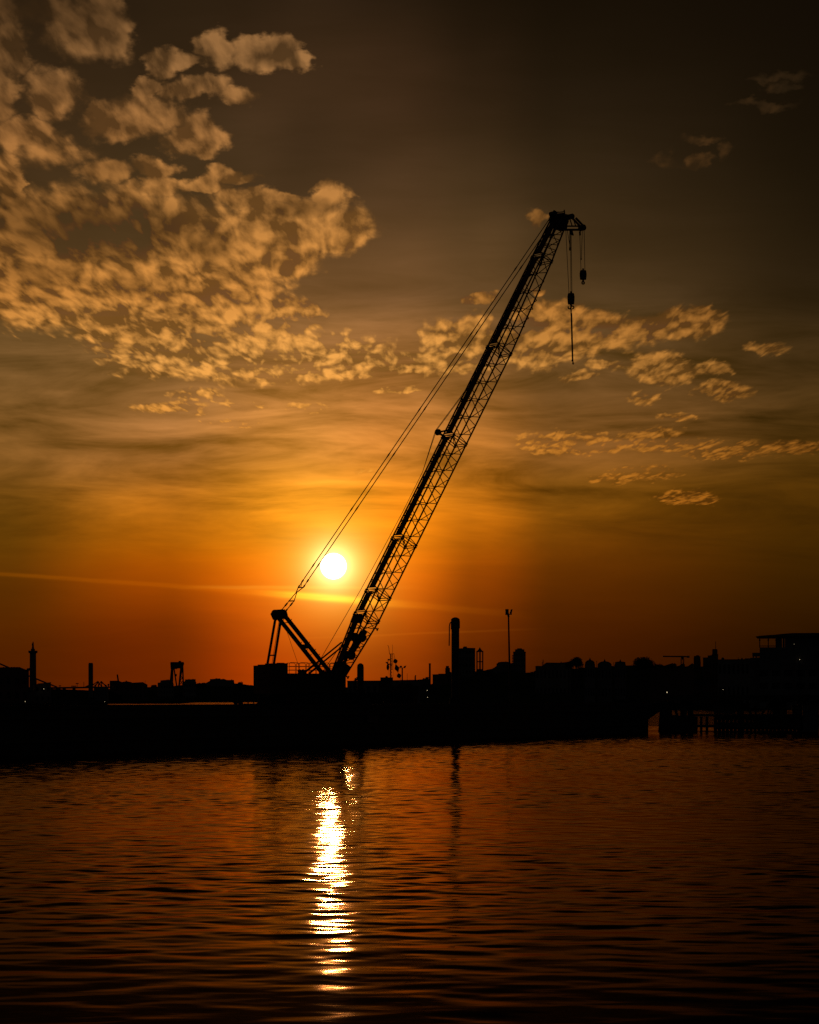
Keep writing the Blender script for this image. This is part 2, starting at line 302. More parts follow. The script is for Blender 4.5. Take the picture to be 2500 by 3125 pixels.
# ------------------------------------------------------------------ mesh building
class MB:
    def __init__(s): s.v = []; s.f = []
    def add(s, vs, fs):
        o = len(s.v); s.v += [tuple(map(float, q)) for q in vs]; s.f += [tuple(i+o for i in q) for q in fs]; return s
    def hexa(s, p):      # 8 corners: bottom ring 0-3, top ring 4-7
        return s.add(p, [(3,2,1,0),(4,5,6,7),(0,1,5,4),(1,2,6,5),(2,3,7,6),(3,0,4,7)])
    def box(s, x0, x1, y0, y1, z0, z1, c=0.0):
        if c <= 0:
            return s.hexa([(x0,y0,z0),(x1,y0,z0),(x1,y1,z0),(x0,y1,z0),(x0,y0,z1),(x1,y0,z1),(x1,y1,z1),(x0,y1,z1)])
        pl = [(x0+c,y0),(x1-c,y0),(x1,y0+c),(x1,y1-c),(x1-c,y1),(x0+c,y1),(x0,y1-c),(x0,y0+c)]
        return s.prism([(a,b,z0) for a,b in pl], (0,0,z1-z0))
    def bar(s, a, b, r, n=6, r2=None):
        a = Vector(a); b = Vector(b); d = b-a
        if d.length < 1e-6: return s
        d.normalize(); up = Vector((0,0,1)) if abs(d.z) < .95 else Vector((1,0,0))
        x = d.cross(up).normalized(); y = d.cross(x); r2 = r if r2 is None else r2
        vs = [a+(x*math.cos(t)+y*math.sin(t))*r for t in [2*math.pi*(i+.5)/n for i in range(n)]]
        vs += [b+(x*math.cos(t)+y*math.sin(t))*r2 for t in [2*math.pi*(i+.5)/n for i in range(n)]]
        fs = [tuple((i, (i+1) % n, n+(i+1) % n, n+i)) for i in range(n)]
        fs += [tuple(range(n-1,-1,-1)), tuple(range(n, 2*n))]
        return s.add(vs, fs)
    def path(s, pts, r, n=6):
        for a, b in zip(pts[:-1], pts[1:]): s.bar(a, b, r, n)
        return s
    def beam(s, a, b, w, h, side):   # rectangular bar; side = width direction
        a = Vector(a); b = Vector(b); d = (b-a).normalized(); sd = Vector(side); sd = (sd - d*sd.dot(d)).normalized(); u = d.cross(sd)
        q = lambda p: [p-sd*w/2-u*h/2, p+sd*w/2-u*h/2, p+sd*w/2+u*h/2, p-sd*w/2+u*h/2]
        return s.hexa(q(a)+q(b))
    def prism(s, poly, ext):
        n = len(poly); e = Vector(ext); a = [Vector(p) for p in poly]; b = [p+e for p in a]
        return s.add(a+b, [tuple(range(n-1,-1,-1)), tuple(range(n,2*n))] + [(i,(i+1)%n,n+(i+1)%n,n+i) for i in range(n)])
    def lathe(s, c, prof, n=16, axis=(0,0,1), flat=None):
        c = Vector(c); ax = Vector(axis).normalized(); up = Vector((0,0,1)) if abs(ax.z) < .9 else Vector((1,0,0))
        x = ax.cross(up).normalized(); y = ax.cross(x); vs = []; fs = []
        for (r, h) in prof:
            for i in range(n):
                t = 2*math.pi*i/n; vs.append(c+ax*h+(x*math.cos(t)+y*math.sin(t))*max(r, 1e-3))
        for k in range(len(prof)-1):
            for i in range(n): fs.append((k*n+i, k*n+(i+1)%n, (k+1)*n+(i+1)%n, (k+1)*n+i))
        fs += [tuple(range(n-1,-1,-1)), tuple(range((len(prof)-1)*n, len(prof)*n))]
        return s.add(vs, fs)
    def ball(s, c, r, n=14, sz=(1,1,1)):
        k = 9; c = Vector(c)
        o = len(s.v); s.lathe((0,0,0), [(r*math.sin(math.pi*i/k), -r*math.cos(math.pi*i/k)) for i in range(k+1)], n)
        for i in range(o, len(s.v)):
            v = s.v[i]; s.v[i] = (v[0]*sz[0]+c.x, v[1]*sz[1]+c.y, v[2]*sz[2]+c.z)
        return s
    def torus(s, c, R, r, axis, n=14, m=6, a0=0.0, a1=2*math.pi):
        c = Vector(c); ax = Vector(axis).normalized(); up = Vector((0,0,1)) if abs(ax.z) < .9 else Vector((1,0,0))
        x = ax.cross(up).normalized(); y = ax.cross(x)
        pts = [c+(x*math.cos(t)+y*math.sin(t))*R for t in [a0+(a1-a0)*i/n for i in range(n+1)]]
        return s.path(pts, r, m)
    def build(s, name, m, parent=None, smooth=False, org=None):
        me = bpy.data.meshes.new(name)
        vs = s.v
        if org is not None: vs = [(a-org[0], b-org[1], c-org[2]) for a, b, c in vs]
        me.from_pydata(vs, [], s.f); me.update()
        if m is not None: me.materials.append(m)
        if smooth:
            for p in me.polygons: p.use_smooth = True
        o = bpy.data.objects.new(name, me); COL.objects.link(o)
        if parent is not None: o.parent = parent
        elif org is not None: o.location = org
        return o
def tag(o, label, cat, group=None, kind=None):
    if label: o['label'] = label
    if cat: o['category'] = cat
    if group: o['group'] = group
    if kind: o['kind'] = kind
    return o
def thing(name, loc, label, cat, group=None, rz=0.0):
    o = bpy.data.objects.new(name, None); COL.objects.link(o); o.location = loc; o.rotation_euler = (0, 0, rz)
    o.empty_display_size = .5
    return tag(o, label, cat, group)
def copy_thing(root, loc, label, group=None, rz=None, scale=None):
    r = root.copy(); COL.objects.link(r); r.location = loc; r['label'] = label
    if rz is not None: r.rotation_euler = (0, 0, rz)
    if scale is not None: r.scale = scale
    if group: r['group'] = group
    for ch in list(root.children):
        c = ch.copy(); COL.objects.link(c); c.parent = r
        for sub in list(ch.children):
            dd = sub.copy(); COL.objects.link(dd); dd.parent = c
    return r
def at(px, py, Y):       # a point of the place, given its photo position and its distance
    return Vector(((px-1250)/FPX*Y, Y, CAMZ+(HZ-py)/FPX*Y))
def pxm(Y): return Y/FPX  # metres per photo pixel at distance Y
# ------------------------------------------------------------------ water
def build_water():
    m = bpy.data.materials.new('river_water'); m.use_nodes = True
    nt = m.node_tree; g = G(nt); p = nt.nodes['Principled BSDF']
    p.inputs['Base Color'].default_value = (.004, .004, .003, 1)
    p.inputs['Roughness'].default_value = .5
    p.inputs['Specular IOR Level'].default_value = 0.0
    gl = nt.nodes.new('ShaderNodeBsdfGlossy'); gl.inputs['Roughness'].default_value = .065
    gl.inputs['Color'].default_value = (1.0, .66, .38, 1)      # brown river water
    mx = nt.nodes.new('ShaderNodeMixShader')
    nt.links.new(p.outputs[0], mx.inputs[1]); nt.links.new(gl.outputs[0], mx.inputs[2])
    nt.links.new(mx.outputs[0], nt.nodes['Material Output'].inputs['Surface'])
    geo = nt.nodes.new('ShaderNodeNewGeometry')
    n1 = g.noise(g.vm('MULTIPLY', geo.outputs['Position'], (3.2, 4.2, 0)), 1.0, 3, .55)
    b = nt.nodes.new('ShaderNodeBump'); b.inputs['Strength'].default_value = 1.0; b.inputs['Distance'].default_value = .0016
    nt.links.new(n1, b.inputs['Height']); nt.links.new(b.outputs[0], p.inputs['Normal']); nt.links.new(b.outputs[0], gl.inputs['Normal'])
    lw = nt.nodes.new('ShaderNodeLayerWeight'); lw.inputs['Blend'].default_value = .5; nt.links.new(b.outputs[0], lw.inputs['Normal'])
    nt.links.new(g.m('MULTIPLY_ADD', g.m('POWER', g.sm(lw.outputs['Facing'], .892, 1.0, 0.0, 1.0, 'LINEAR'), 1.5), .82, .010), mx.inputs[0])
    far = m.copy(); far.name = 'far_river_water'
    fb = [q for q in far.node_tree.nodes if q.type == 'BUMP'][0]; fb.inputs['Distance'].default_value = .05
    rng = np.random.default_rng(11)
    NR, NC = 2000, 640
    t = np.linspace(0, 1, NR)
    Y = 14.0*np.power(420.0/14.0, t**0.74)
    A = np.linspace(-1, 1, NC)
    YY = np.repeat(Y[:, None], NC, 1); XX = (26.0+YY*.19)*A[None, :]
    Z = np.zeros_like(XX)
    N = 110
    lam = np.exp(rng.uniform(math.log(.45), math.log(5.5), N))
    th = rng.normal(math.radians(8), math.radians(64), N)
    s = (lam/2.2)**-0.15*np.exp(-((np.log(lam/1.25))/1.0)**2)
    s *= SLOPE*math.sqrt(2)/math.sqrt((s**2).sum())
    ph = rng.uniform(0, 2*math.pi, N)
    # gust patches: calmer and rougher water
    gust = np.interp(YY, [30, 60, 110, 200], [.36, .64, .92, 1.0]) + .35*np.sin(XX*.045+YY*.07+1.0)*np.sin(XX*.03-YY*.045+2.0)
    gsh = gust*np.interp(YY, [30, 60, 110], [.55, .85, 1.0])
    for i in range(N):
        k = 2*math.pi/lam[i]; a = s[i]/k
        Z += (gust if lam[i] > 1.3 else gsh)*a*np.sin(k*(math.sin(th[i])*XX+math.cos(th[i])*YY)+ph[i])
    vs = np.stack([XX, YY, Z], -1).reshape(-1, 3)
    idx = (np.arange(NR-1)[:, None]*NC+np.arange(NC-1)[None, :]).reshape(-1)
    fs = np.stack([idx, idx+1, idx+NC+1, idx+NC], -1)
    nv = len(vs)
    z0 = -.09
    R = 20000.0
    vs = np.vstack([vs, [(-R, -R, z0), (R, -R, z0), (R, R, z0), (-R, R, z0)]])
    fs = np.vstack([fs, [(nv, nv+1, nv+2, nv+3)]])
    me = bpy.data.meshes.new('water')
    me.vertices.add(len(vs)); me.vertices.foreach_set('co', vs.astype(np.float32).ravel())
    me.loops.add(fs.size); me.loops.foreach_set('vertex_index', fs.astype(np.int32).ravel())
    me.polygons.add(len(fs)); me.polygons.foreach_set('loop_start', (np.arange(len(fs))*4).astype(np.int32))
    me.polygons.foreach_set('loop_total', np.full(len(fs), 4, np.int32))
    me.polygons.foreach_set('use_smooth', np.ones(len(fs), bool))
    me.update(); me.validate()
    me.materials.append(m); me.materials.append(far)
    me.polygons[len(fs)-1].material_index = 1
    o = bpy.data.objects.new('water', me); COL.objects.link(o)
    tag(o, 'rippled dark river water with an orange sun path', 'water', None, 'structure')
SLOPE = .045
build_water()
# ------------------------------------------------------------------ crawler crane
TH = math.radians(33.0)                    # it points right and away from the viewer
cT, sT = math.cos(TH), math.sin(TH)
CR_Y = 266.0
CR = Vector(((967-1250)/FPX*CR_Y, CR_Y, 3.2))      # slewing centre on the barge deck
def L(px, py, v=0.0):
    """photo position -> crane coordinates (x forward, y left, z up) on the upright plane v metres right of its middle"""
    a = (px-1250)/FPX; c = (HZ-py)/FPX
    Y = (v + sT*CR.x - cT*CR.y)/(a*sT - cT)
    u = cT*(a*Y-CR.x) + sT*(Y-CR.y)
    return Vector((u, -v, CAMZ+c*Y-CR.z))
def W(p):                                   # crane coordinates -> place
    return Vector((CR.x+cT*p[0]-sT*p[1], CR.y+sT*p[0]+cT*p[1], CR.z+p[2]))
LEFT = Vector((0, 1, 0))
crane = thing('crawler_crane', CR, 'tall lattice boom crawler crane parked on the long black barge, boom raised to the right', 'crane', None, TH)

F = L(1025, 2074)                            # boom foot
PHI = math.radians(59.85)
bd = Vector((math.cos(PHI), 0, math.sin(PHI))); bn = Vector((-math.sin(PHI), 0, math.cos(PHI)))
BW = 1.82
def boom_h(s):
    if s < 6.5: return .42+(1.66-.42)*s/6.5
    return 1.66
TAP = 41.5; TOP = 50.2
def BP(s, vert, lat):                       # vert: -1 lower chord .. +1 upper chord; lat: -1 left .. +1 right
    h = boom_h(s); base = F+bd*s
    lo = -h/2; hi = h/2
    if s > TAP: lo = -h/2 + .95*((s-TAP)/(TOP-TAP))
    return base + bn*(lo+(hi-lo)*(vert+1)/2) + Vector((0, -lat*BW/2, 0))
def s_at(py):                               # boom station for a photo row
    lo, hi = 0.0, 60.0
    for _ in range(40):
        mid = (lo+hi)/2; w = W(F+bd*mid); y = HZ-(w.z-CAMZ)/w.y*FPX
        if y > py: lo = mid
        else: hi = mid
    return lo
TOP = s_at(672); TAP = s_at(925)
joints = [s_at(1885), s_at(1815), s_at(1655), s_at(1345), s_at(1070), s_at(796)]

def lattice(sec, s0, s1, pitch, r=.040, dbl=True):
    n = max(1, round((s1-s0-.3)/pitch)); p = (s1-s0-.3)/n; a = s0+.15
    mb = MB()
    for k in range(n):
        q0, qm, q1 = a+k*p, a+(k+.5)*p, a+(k+1)*p
        for lat in (-1, 1):                  # side faces
            mb.bar(BP(q0, 1, lat), BP(qm, -1, lat), r, 5); mb.bar(BP(qm, -1, lat), BP(q1, 1, lat), r, 5)
        for vert in (-1, 1):                 # top and bottom faces
            mb.bar(BP(q0, vert, 1), BP(qm, vert, -1), r, 5); mb.bar(BP(qm, vert, -1), BP(q1, vert, 1), r, 5)
    for q in (s0+.12, s1-.12):               # end frames
        for lat in (-1, 1): mb.bar(BP(q, 1, lat), BP(q, -1, lat), r*1.15, 5)
        for vert in (-1, 1): mb.bar(BP(q, vert, 1), BP(q, vert, -1), r*1.15, 5)
        mb.bar(BP(q, 1, 1), BP(q, -1, -1), r, 5)
    mb.build('lattice', M['boom'], sec)

def boom_section(name, s0, s1, walkway=True, pitch=1.86, label=None):
    c = MB()
    for lat in (-1, 1):
        c.bar(BP(s0, 1, lat), BP(s1, 1, lat), .076, 8)
        c.bar(BP(s0, -1, lat), BP(s1, -1, lat), .076, 8)
        for vert in (-1, 1):                 # pin lugs at the joints
            for q in (s0+.1, s1-.1): c.bar(BP(q, vert, lat)-LEFT*.12, BP(q, vert, lat)+LEFT*.12, .10, 8)
    sec = c.build(name, M['boom'], crane)
    if label: sec['label'] = label
    lattice(sec, s0, s1, pitch)
    if walkway:
        wk = MB(); e0, e1 = s0+.28, s1-.28
        off = bn*.06
        a, b = BP(e0, 1, 0)+off, BP(e1, 1, 0)+off
        for yy in (-.39, 0.0, .39):          # stringers and tread boards
            wk.beam(a+LEFT*yy, b+LEFT*yy, .05, .10, LEFT)
        wk.beam(a+bn*.06, b+bn*.06, .86, .03, LEFT)
        n = int((e1-e0)/1.86)
        for k in range(n+1):
            q = BP(e0+(e1-e0)*k/max(n, 1), 1, 0)
            wk.beam(q+LEFT*.70+bn*.05, q-LEFT*.70+bn*.05, .06, .08, bd)
            wk.bar(q+LEFT*.45+bn*.1, q+LEFT*.45+bn*.26, .03, 5); wk.bar(q-LEFT*.45+bn*.1, q-LEFT*.45+bn*.22, .03, 5)
        wk.build('walkway', M['boom'], sec)
    return sec

# foot section: narrow pinned end, two hoist drums inside
j0 = joints[0]
foot = boom_section('boom_foot_section', .1, j0, False, 1.25)
fp = MB()
for lat in (-1, 1):
    poly = [BP(0, 0, lat)-bd*.35+bn*.25, BP(1.5, 1, lat), BP(1.5, -1, lat), BP(0, 0, lat)-bd*.35-bn*.25]
    fp.prism([p-LEFT*.05 for p in poly], LEFT*.1)
fp.prism([BP(.3, 1, -1), BP(1.7, 1, -1), BP(1.7, 1, 1), BP(.3, 1, 1)], bn*-.06)
fp.prism([BP(.5, -1, -1), BP(1.5, -1, -1), BP(1.5, -1, 1), BP(.5, -1, 1)], bn*.06)
fp.build('foot_plate', M['boom'], foot)
wk = MB()
wk.beam(BP(1.6, 1, 0)+bn*.10, BP(j0-.9, 1, 0)+bn*.10, .86, .10, LEFT)
wk.beam(BP(j0-1.0, 1, .0)+bn*.05, BP(j0-.25, 1, .0)+bn*.05, 1.42, .34, LEFT)
wk.build('walkway', M['boom'], foot)
for nm, s, off in (('hoist_drum', 2.6, .0), ('hoist_drum', 4.6, -.18)):
    d = MB(); c = BP(s, 0, 0)+bn*off
    d.lathe(c-LEFT*.62, [(.46,0),(.46,.06),(.33,.07),(.33,1.17),(.46,1.18),(.46,1.24)], 18, LEFT)
    d.build(nm, M['steel'], foot)
db = MB()
db.beam(BP(3.1, -.35, 0), BP(5.4, -.55, 0), .75, .34, LEFT)
db.build('drum_guard', M['boom'], foot)
for py, px in ((2066, 1050), (1923, 1145)):   # stop brackets under the boom
    s = s_at(py-8 if py > 2000 else py-20); b = MB(); q = BP(s, -1, 1)
    b.bar(q, q-bn*.32-bd*.02, .07, 6); b.bar(q-bn*.32-bd*.14, q-bn*.32+bd*.14, .07, 6)
    b.build('stop_bracket', M['boom'], foot)

names = ['short_boom_section', 'boom_section', 'boom_section', 'boom_section', 'boom_section']
for k in range(5): boom_section(names[k], joints[k], joints[k+1])
top = boom_section('boom_top_section', joints[5], TOP, True, 1.15)

# rope deflection sheave on its bracket half way up
ds = MB(); q = s_at(1326); base = BP(q, 1, -.2)
tip = L(1337, 1319, .0)
ds.beam(base, tip, .35, .16, LEFT); ds.beam(BP(q-.9, 1, -.2), tip, .3, .10, LEFT)
ds.lathe(tip-LEFT*.16, [(.27,0),(.30,.03),(.24,.16),(.30,.29),(.27,.32)], 18, LEFT)
ds.build('deflection_sheave', M['steel'], crane, False)

# boom head: cheek plates, sheave nests and the short auxiliary jib
hd = MB()
def plate(pts, v0, v1, mb):
    a = [L(x, y, v0) for x, y in pts]; b = [L(x, y, v1) for x, y in pts]
    n = len(a); mb.add(a+b, [tuple(range(n-1,-1,-1)), tuple(range(n,2*n))]+[(i,(i+1)%n,n+(i+1)%n,n+i) for i in range(n)])
def shift(pts, v): return [(x+v*18.0, y-v*2.2) for x, y in pts]     # side-step of a plane v metres to the right
for v in (-.48, -.17, .17, .48):
    plate(shift([(1683,668),(1690,652),(1712,650),(1722,660),(1728,676),(1720,698),(1704,702),(1690,690)], v), v-.03, v+.03, hd)
head = hd.build('boom_head', M['boom'], crane)
def sheave_nest(px, py, r, half, n, parent, nm='sheave'):
    mb = MB(); c = L(px, py); step = 2*half/n
    prof = []
    for k in range(n):
        h = -half+k*step
        prof += [(r, h+.02), (r*.84, h+step*.5), (r, h+step-.02)]
    mb.lathe(c, [(r*.3, -half-.12)]+[(r*.3, -half)]+prof+[(r*.3, half), (r*.3, half+.12)], 18, LEFT)
    return mb.build(nm, M['steel'], parent)
sheave_nest(1688, 652, .24, .40, 3, head); sheave_nest(1710, 672, .36, .42, 4, head); sheave_nest(1741, 661, .26, .38, 3, head); sheave_nest(1716, 694, .30, .45, 3, head)
br = MB()
br.beam(L(1712,653,.3), L(1744,659,.3), .12, .16, LEFT); br.beam(L(1712,653,-.3), L(1744,659,-.3), .12, .16, LEFT)
br.beam(L(1716,668,.4), L(1741,664,.4), .10, .26, LEFT); br.beam(L(1716,668,-.4), L(1741,664,-.4), .10, .26, LEFT)
br.bar(L(1724,652,.55), L(1722,640,.6), .06, 6); br.bar(L(1690,650,-.1), L(1692,642,-.1), .10, 6); br.beam(L(1680,652,0), L(1700,648,0), .5, .12, LEFT)
br.bar(L(1722,646,.2), L(1700,648,-.2), .05, 6)
br.build('head_bracket', M['boom'], head)
jib = MB()
for v in (-.30, .30):
    o = v*18
    jib.beam(L(1752+o, 665, v), L(1776+o, 690, v), .09, .20, LEFT)
    jib.beam(L(1722+o, 690, v), L(1776+o, 690, v), .09, .14, LEFT)
    jib.beam(L(1716+o, 701, v), L(1774+o, 701, v), .09, .20, LEFT)
    jib.bar(L(1745+o, 668, v), L(1752+o, 690, v), .06, 6)
jib.bar(L(1740,690,-.3), L(1740,690,.3), .05); jib.bar(L(1760,690,-.3), L(1760,690,.3), .05)
jb = jib.build('auxiliary_jib', M['boom'], crane)
sheave_nest(1777, 695, .30, .30, 2, jb)

# hoist ropes down to the two hook blocks
rp = MB(); R_ = .027
def rope_line(mb, a, b, va=0.0, vb=0.0, r=R_): mb.bar(L(a[0], a[1], va), L(b[0], b[1], vb), r, 5)
for a, b in (((1727,700),(1737,900)), ((1741,700),(1743,900)), ((1743.5,700),(1746,900))): rope_line(rp, a, b)
rope_line(rp, (1731,700), (1740,752)); rope_line(rp, (1740,700), (1740,765), r=.06)
rp.build('main_hoist_rope', M['rope'], crane)
wd = MB(); wd.prism([L(1740.5,703,-.1), L(1744,703,-.1), L(1748,719,-.1), L(1741,715,-.1)], LEFT*-.2); wd.build('rope_socket', M['steel'], crane); wd = MB(); wd.bar(L(1740,755), L(1740,763), .10, 6)
wd.build('rope_socket', M['steel'], crane)
rp = MB()
rope_line(rp, (1769.5,705), (1773.5,826)); rope_line(rp, (1777.5,705), (1774.5,790)); rope_line(rp, (1783,702), (1785.5,826))
rope_line(rp, (1770,706), (1770.5,718), r=.09); rope_line(rp, (1774,788), (1774,793), r=.06)
rp.build('auxiliary_hoist_rope', M['rope'], crane)
def hook_block(nm, px, y0, y1, hw, hook_r, two, lab):
    mb = MB(); k = 34.0/1.0
    prof = [(hw-5, y0), (hw-2.2, y0+2.5), (hw-1.2, y0+8), (hw-.2, y0+9), (hw-.4, y0+.62*(y1-y0)), (hw-2.0, y1-3), (hw-3.2, y1)]
    pts = [(px-a, b) for a, b in prof]+[(px+a, b) for a, b in prof[::-1]]
    for v, s in ((-.24, .80), (-.10, .90), (.04, .90), (.18, .80)):
        plate([(px+(x-px)*s*.82+ (v+.03)*18, y) for x, y in pts], v-.045, v+.115, mb)
    mb.bar(L(px, y0+2), L(px, y0-5), .09, 8)
    b = mb.build(nm, M['steel'], crane); b['label'] = lab
    c0 = L(px, (y0+y1)/2)
    sh = MB(); sh.lathe(c0-LEFT*.30, [(.1,0),(.2,.02),(.2,.58),(.1,.60)], 12, LEFT); sh.build('sheave_pin', M['steel'], b)
    h = MB(); q = L(px, y1); m = pxm(262)
    h.bar(q+Vector((0,0,.05)), q-Vector((0,0,.10)), .10, 8)
    if two:
        for sgn in (-1, 1):
            cc = L(px+sgn*4.6, y1+9); h.torus(cc, 4.6*m, .065, (sT, cT, 0), 12, 6, -2.4 if sgn > 0 else -.6, 1.9 if sgn > 0 else 3.9)
        h.bar(q, L(px, y1+17), .07, 7)
    else:
        h.torus(L(px, y1+9), 4.0*m, .075, (sT, cT, 0), 14, 7); h.bar(q, L(px, y1+5), .08, 7)
    h.build('hook', M['steel'], b)
    return b
hook_block('hook_block', 1743, 894, 929, 11.2, .2, True, 'large hook block with a double hook and a long sling below')
hook_block('hook_block', 1780, 824, 854, 10.8, .15, False, 'smaller hook block with a ring hook, hanging higher')
sl = MB()
for a, b in (((1744,944),(1743,964)), ((1742.5,944),(1744.5,964))): sl.bar(W(L(*a)), W(L(*b)), .05, 6)
sl.bar(W(L(1743.7,955)), W(L(1744.5,966)), .085, 7); sl.bar(W(L(1742.8,964)), W(L(1746.3,1103)), .030, 5); sl.bar(W(L(1745.3,964)), W(L(1749,1108)), .052, 6)
sl.bar(W(L(1744,1030)), W(L(1748.7,1100)), .03, 6)
sl.bar(W(L(1745.3,1100.5)), W(L(1747,1101)), .08, 6); sl.torus(W(L(1749.5,1109)), .07, .045, (0,1,0), 10, 6)
o_ = W(L(1744,944))
tag(sl.build('lifting_sling', M['rope'], None, False, o_), 'long narrow doubled lifting sling hanging from the lower hook block', 'sling')

# superstructure
sup = MB()
uf = 2.6; ur = -5.8
def hx(u0, u1, v0, v1, z0, z1, mb, c=.06): mb.box(u0, u1, -v1, -v0, z0, z1, c)
zt = lambda py, v=0.0, px=967: L(px, py, v).z
zb = zt(2112); zd = zt(2056)
hx(-4.0, 2.2, -1.55, 1.55, zb, zd, sup)
sup.prism([(2.2,1.5,zb+.1),(2.5,1.5,zb+.3),(2.5,1.5,zd-.1),(2.2,1.5,zd)], (0,-2.05,0))
house = sup.build('machinery_house', M['crane'], crane)
dr = MB()
for u in (-3.4, -2.1, -.8): hx(u, u+1.1, 1.555, 1.585, zb+.35, zd-.3, dr, 0)
dr.build('side_door', M['crane'], house)
cw = MB()
hx(ur, -4.05, -1.6, 1.6, zt(2118), zt(2032), cw, .10)
for k, z in enumerate((.55, 1.15, 1.75)): hx(ur-.03, ur, -1.3, 1.3, zb+z, zb+z+.04, cw, 0)
hx(ur+.35, -4.2, -1.35, 1.35, zt(2032), zt(2029), cw, 0)
cw.build('counterweight', M['crane'], crane)
eh = MB(); hx(-4.8, -3.9, -1.2, 1.45, zd-.1, zt(2025.5), eh, .05); hx(-5.0, -4.8, .6, 1.4, zd, zt(2030), eh, 0); eh.build('engine_hood', M['crane'], crane)
slew = MB(); slew.lathe((0,0,zt(2118)-.15), [(1.05,0),(1.05,.16),(.95,.18),(.95,zb-zt(2118)+.16)], 24); slew.build('slewing_ring', M['steel'], crane)
# operator's cab at the right front corner
cab = MB(); v0, v1 = .72, 1.62
ca = [L(1006,2064,v1), L(1036,2064,v1), L(1048,2070,v1), L(1051,2100,v1), L(1046,2110,v1), L(1006,2111,v1)]
cab.prism(ca, LEFT*.9); cabo = cab.build('operator_cab', M['crane'], crane)
gl = MB(); gl.prism([p-LEFT*.012 for p in (L(1011,2072,v1), L(1036,2072,v1), L(1043,2077,v1), L(1045,2096,v1), L(1011,2096,v1))], LEFT*-.012)
gl.build('side_window', M['glass'], cabo)
st = MB(); st.beam(L(1030,2103,1.7), L(1060,2103,1.7), .3, .06, LEFT); st.bar(L(1032,2110,1.7), L(1032,2114,1.7), .05); st.build('cab_step', M['steel'], cabo)
# deck handrails
def railing(u0, u1, v, closed_ends=True, nm='handrail'):
    mb = MB(); z0 = zd; z1 = zt(2023.5); n = max(1, round((u1-u0)/1.15)); r = .026
    for k in range(n):
        a, b = u0+(u1-u0)*k/n+.05, u0+(u1-u0)*(k+1)/n-.05
        c = .14
        P_ = [Vector((a,-v,z0)), Vector((a,-v,z1-c)), Vector((a+c*.3,-v,z1-c*.3)), Vector((a+c,-v,z1)), Vector((b-c,-v,z1)), Vector((b-c*.3,-v,z1-c*.3)), Vector((b,-v,z1-c)), Vector((b,-v,z0))]
        mb.path(P_, r, 5)
        for zz in (.32, .66): mb.bar((a,-v,z0+(z1-z0)*zz), (b,-v,z0+(z1-z0)*zz), r*.8, 5)
    return mb.build(nm, M['steel'], crane)
railing(-3.85, 1.55, 1.48); railing(-3.5, 1.9, -1.48)
mb = MB()
for v in (-1.48, -.75, .0, .75): mb.bar((2.3,-v,zd), (2.3,-v,zt(2024)), .026, 5)
mb.bar((2.3,1.48,zt(2024)), (2.3,-.75,zt(2024)), .026, 5); mb.bar((2.3,1.48,zt(2040)), (2.3,-.75,zt(2040)), .02, 5); mb.build('handrail', M['steel'], crane)
# machinery on the deck
w = MB(); w.lathe((-1.6,.40,zd+.20), [(.20,0),(.20,.05),(.12,.06),(.12,.6),(.20,.61),(.20,.66)], 16, (0,-1,0)); hx(-1.8,-1.4,-.4,.5,zd,zd+.08,w,0); w.build('boom_hoist_winch', M['steel'], crane)
w = MB(); hx(-.1,.3,.5,.9,zd,zd+.30,w,.05); w.build('deck_winch_box', M['steel'], crane)
w = MB(); hx(1.1,1.5,-.9,.9,zd,zd+.26,w,.05); w.build('deck_winch_box', M['steel'], crane)

# A-frame mast
af = MB()
ATOP = L(853, 1874); AFT = L(1001, 2060)
for lat in (-1, 1):
    leg = MB(); a = ATOP+LEFT*(-lat*.70); b = AFT+LEFT*(-lat*.74)
    leg.beam(a, b, .27, .32, LEFT)
    leg.prism([b+Vector((-.35,.14,.3)), b+Vector((.35,.14,.1)), b+Vector((.3,.14,-.35)), b+Vector((-.3,.14,-.35))], (0,-.28,0))
    for f in (.13, .5, .62, .7):
        q = a+(b-a)*f; u = Vector((.35,0,.42)); leg.bar(q+u*.3, q+u*.62, .035, 5)
    o = leg.build('mast_leg', M['crane'], crane)
cb = MB(); q = ATOP+(AFT-ATOP)*.53
cb.beam(q+LEFT*.7, q-LEFT*.7, .46, .10, (AFT-ATOP)); cb.build('mast_cross_member', M['crane'], crane); q = ATOP+(AFT-ATOP)*.14
cb = MB(); cb.bar(q+LEFT*.7, q-LEFT*.7, .035); cb.build('mast_cross_member', M['crane'], crane)
hdm = MB()
for v in (-.72, -.24, .24, .72):
    plate(shift([(838,1872),(845,1863),(856,1861),(863,1868),(866,1880),(858,1892),(846,1890)], v), v-.04, v+.04, hdm)
hdm.lathe(L(850,1872)+LEFT*-.75, [(.30,0),(.36,.05),(.30,.2),(.36,.35),(.30,.5),(.36,.65),(.30,.8),(.36,.95),(.30,1.1),(.36,1.3),(.36,1.45),(.2,1.5)], 18, LEFT)
hdm.bar(L(837,1882,-.72), L(841,1880,-.72), .07)
hdm.build('mast_head', M['crane'], crane)
for lat in (-1, 1):                          # luffing rope falls down to the rear of the house
    mb = MB(); v = lat*.50
    for k in range(4):
        vv = v+(k-1.5)*.09
        a = L(850, 1880)+LEFT*(-vv); b = L(825.5, 2031)+LEFT*(-vv*1.15)
        mb.bar(a+Vector((k*.012,0,0)), b, .040, 5)
    mb.build('luffing_rope', M['rope'], crane)
mb = MB(); mb.bar(L(853,1885,.05), L(829,2031,.05), .02, 5); q = L(830,2000); mb.bar(q+LEFT*.5, q-LEFT*.5, .06, 6); mb.build('luffing_rope_spreader', M['steel'], crane)
mb = MB(); mb.bar(L(874,1922), L(917,2048), .018, 5); mb.build('guide_rope', M['rope'], crane)
mb = MB()
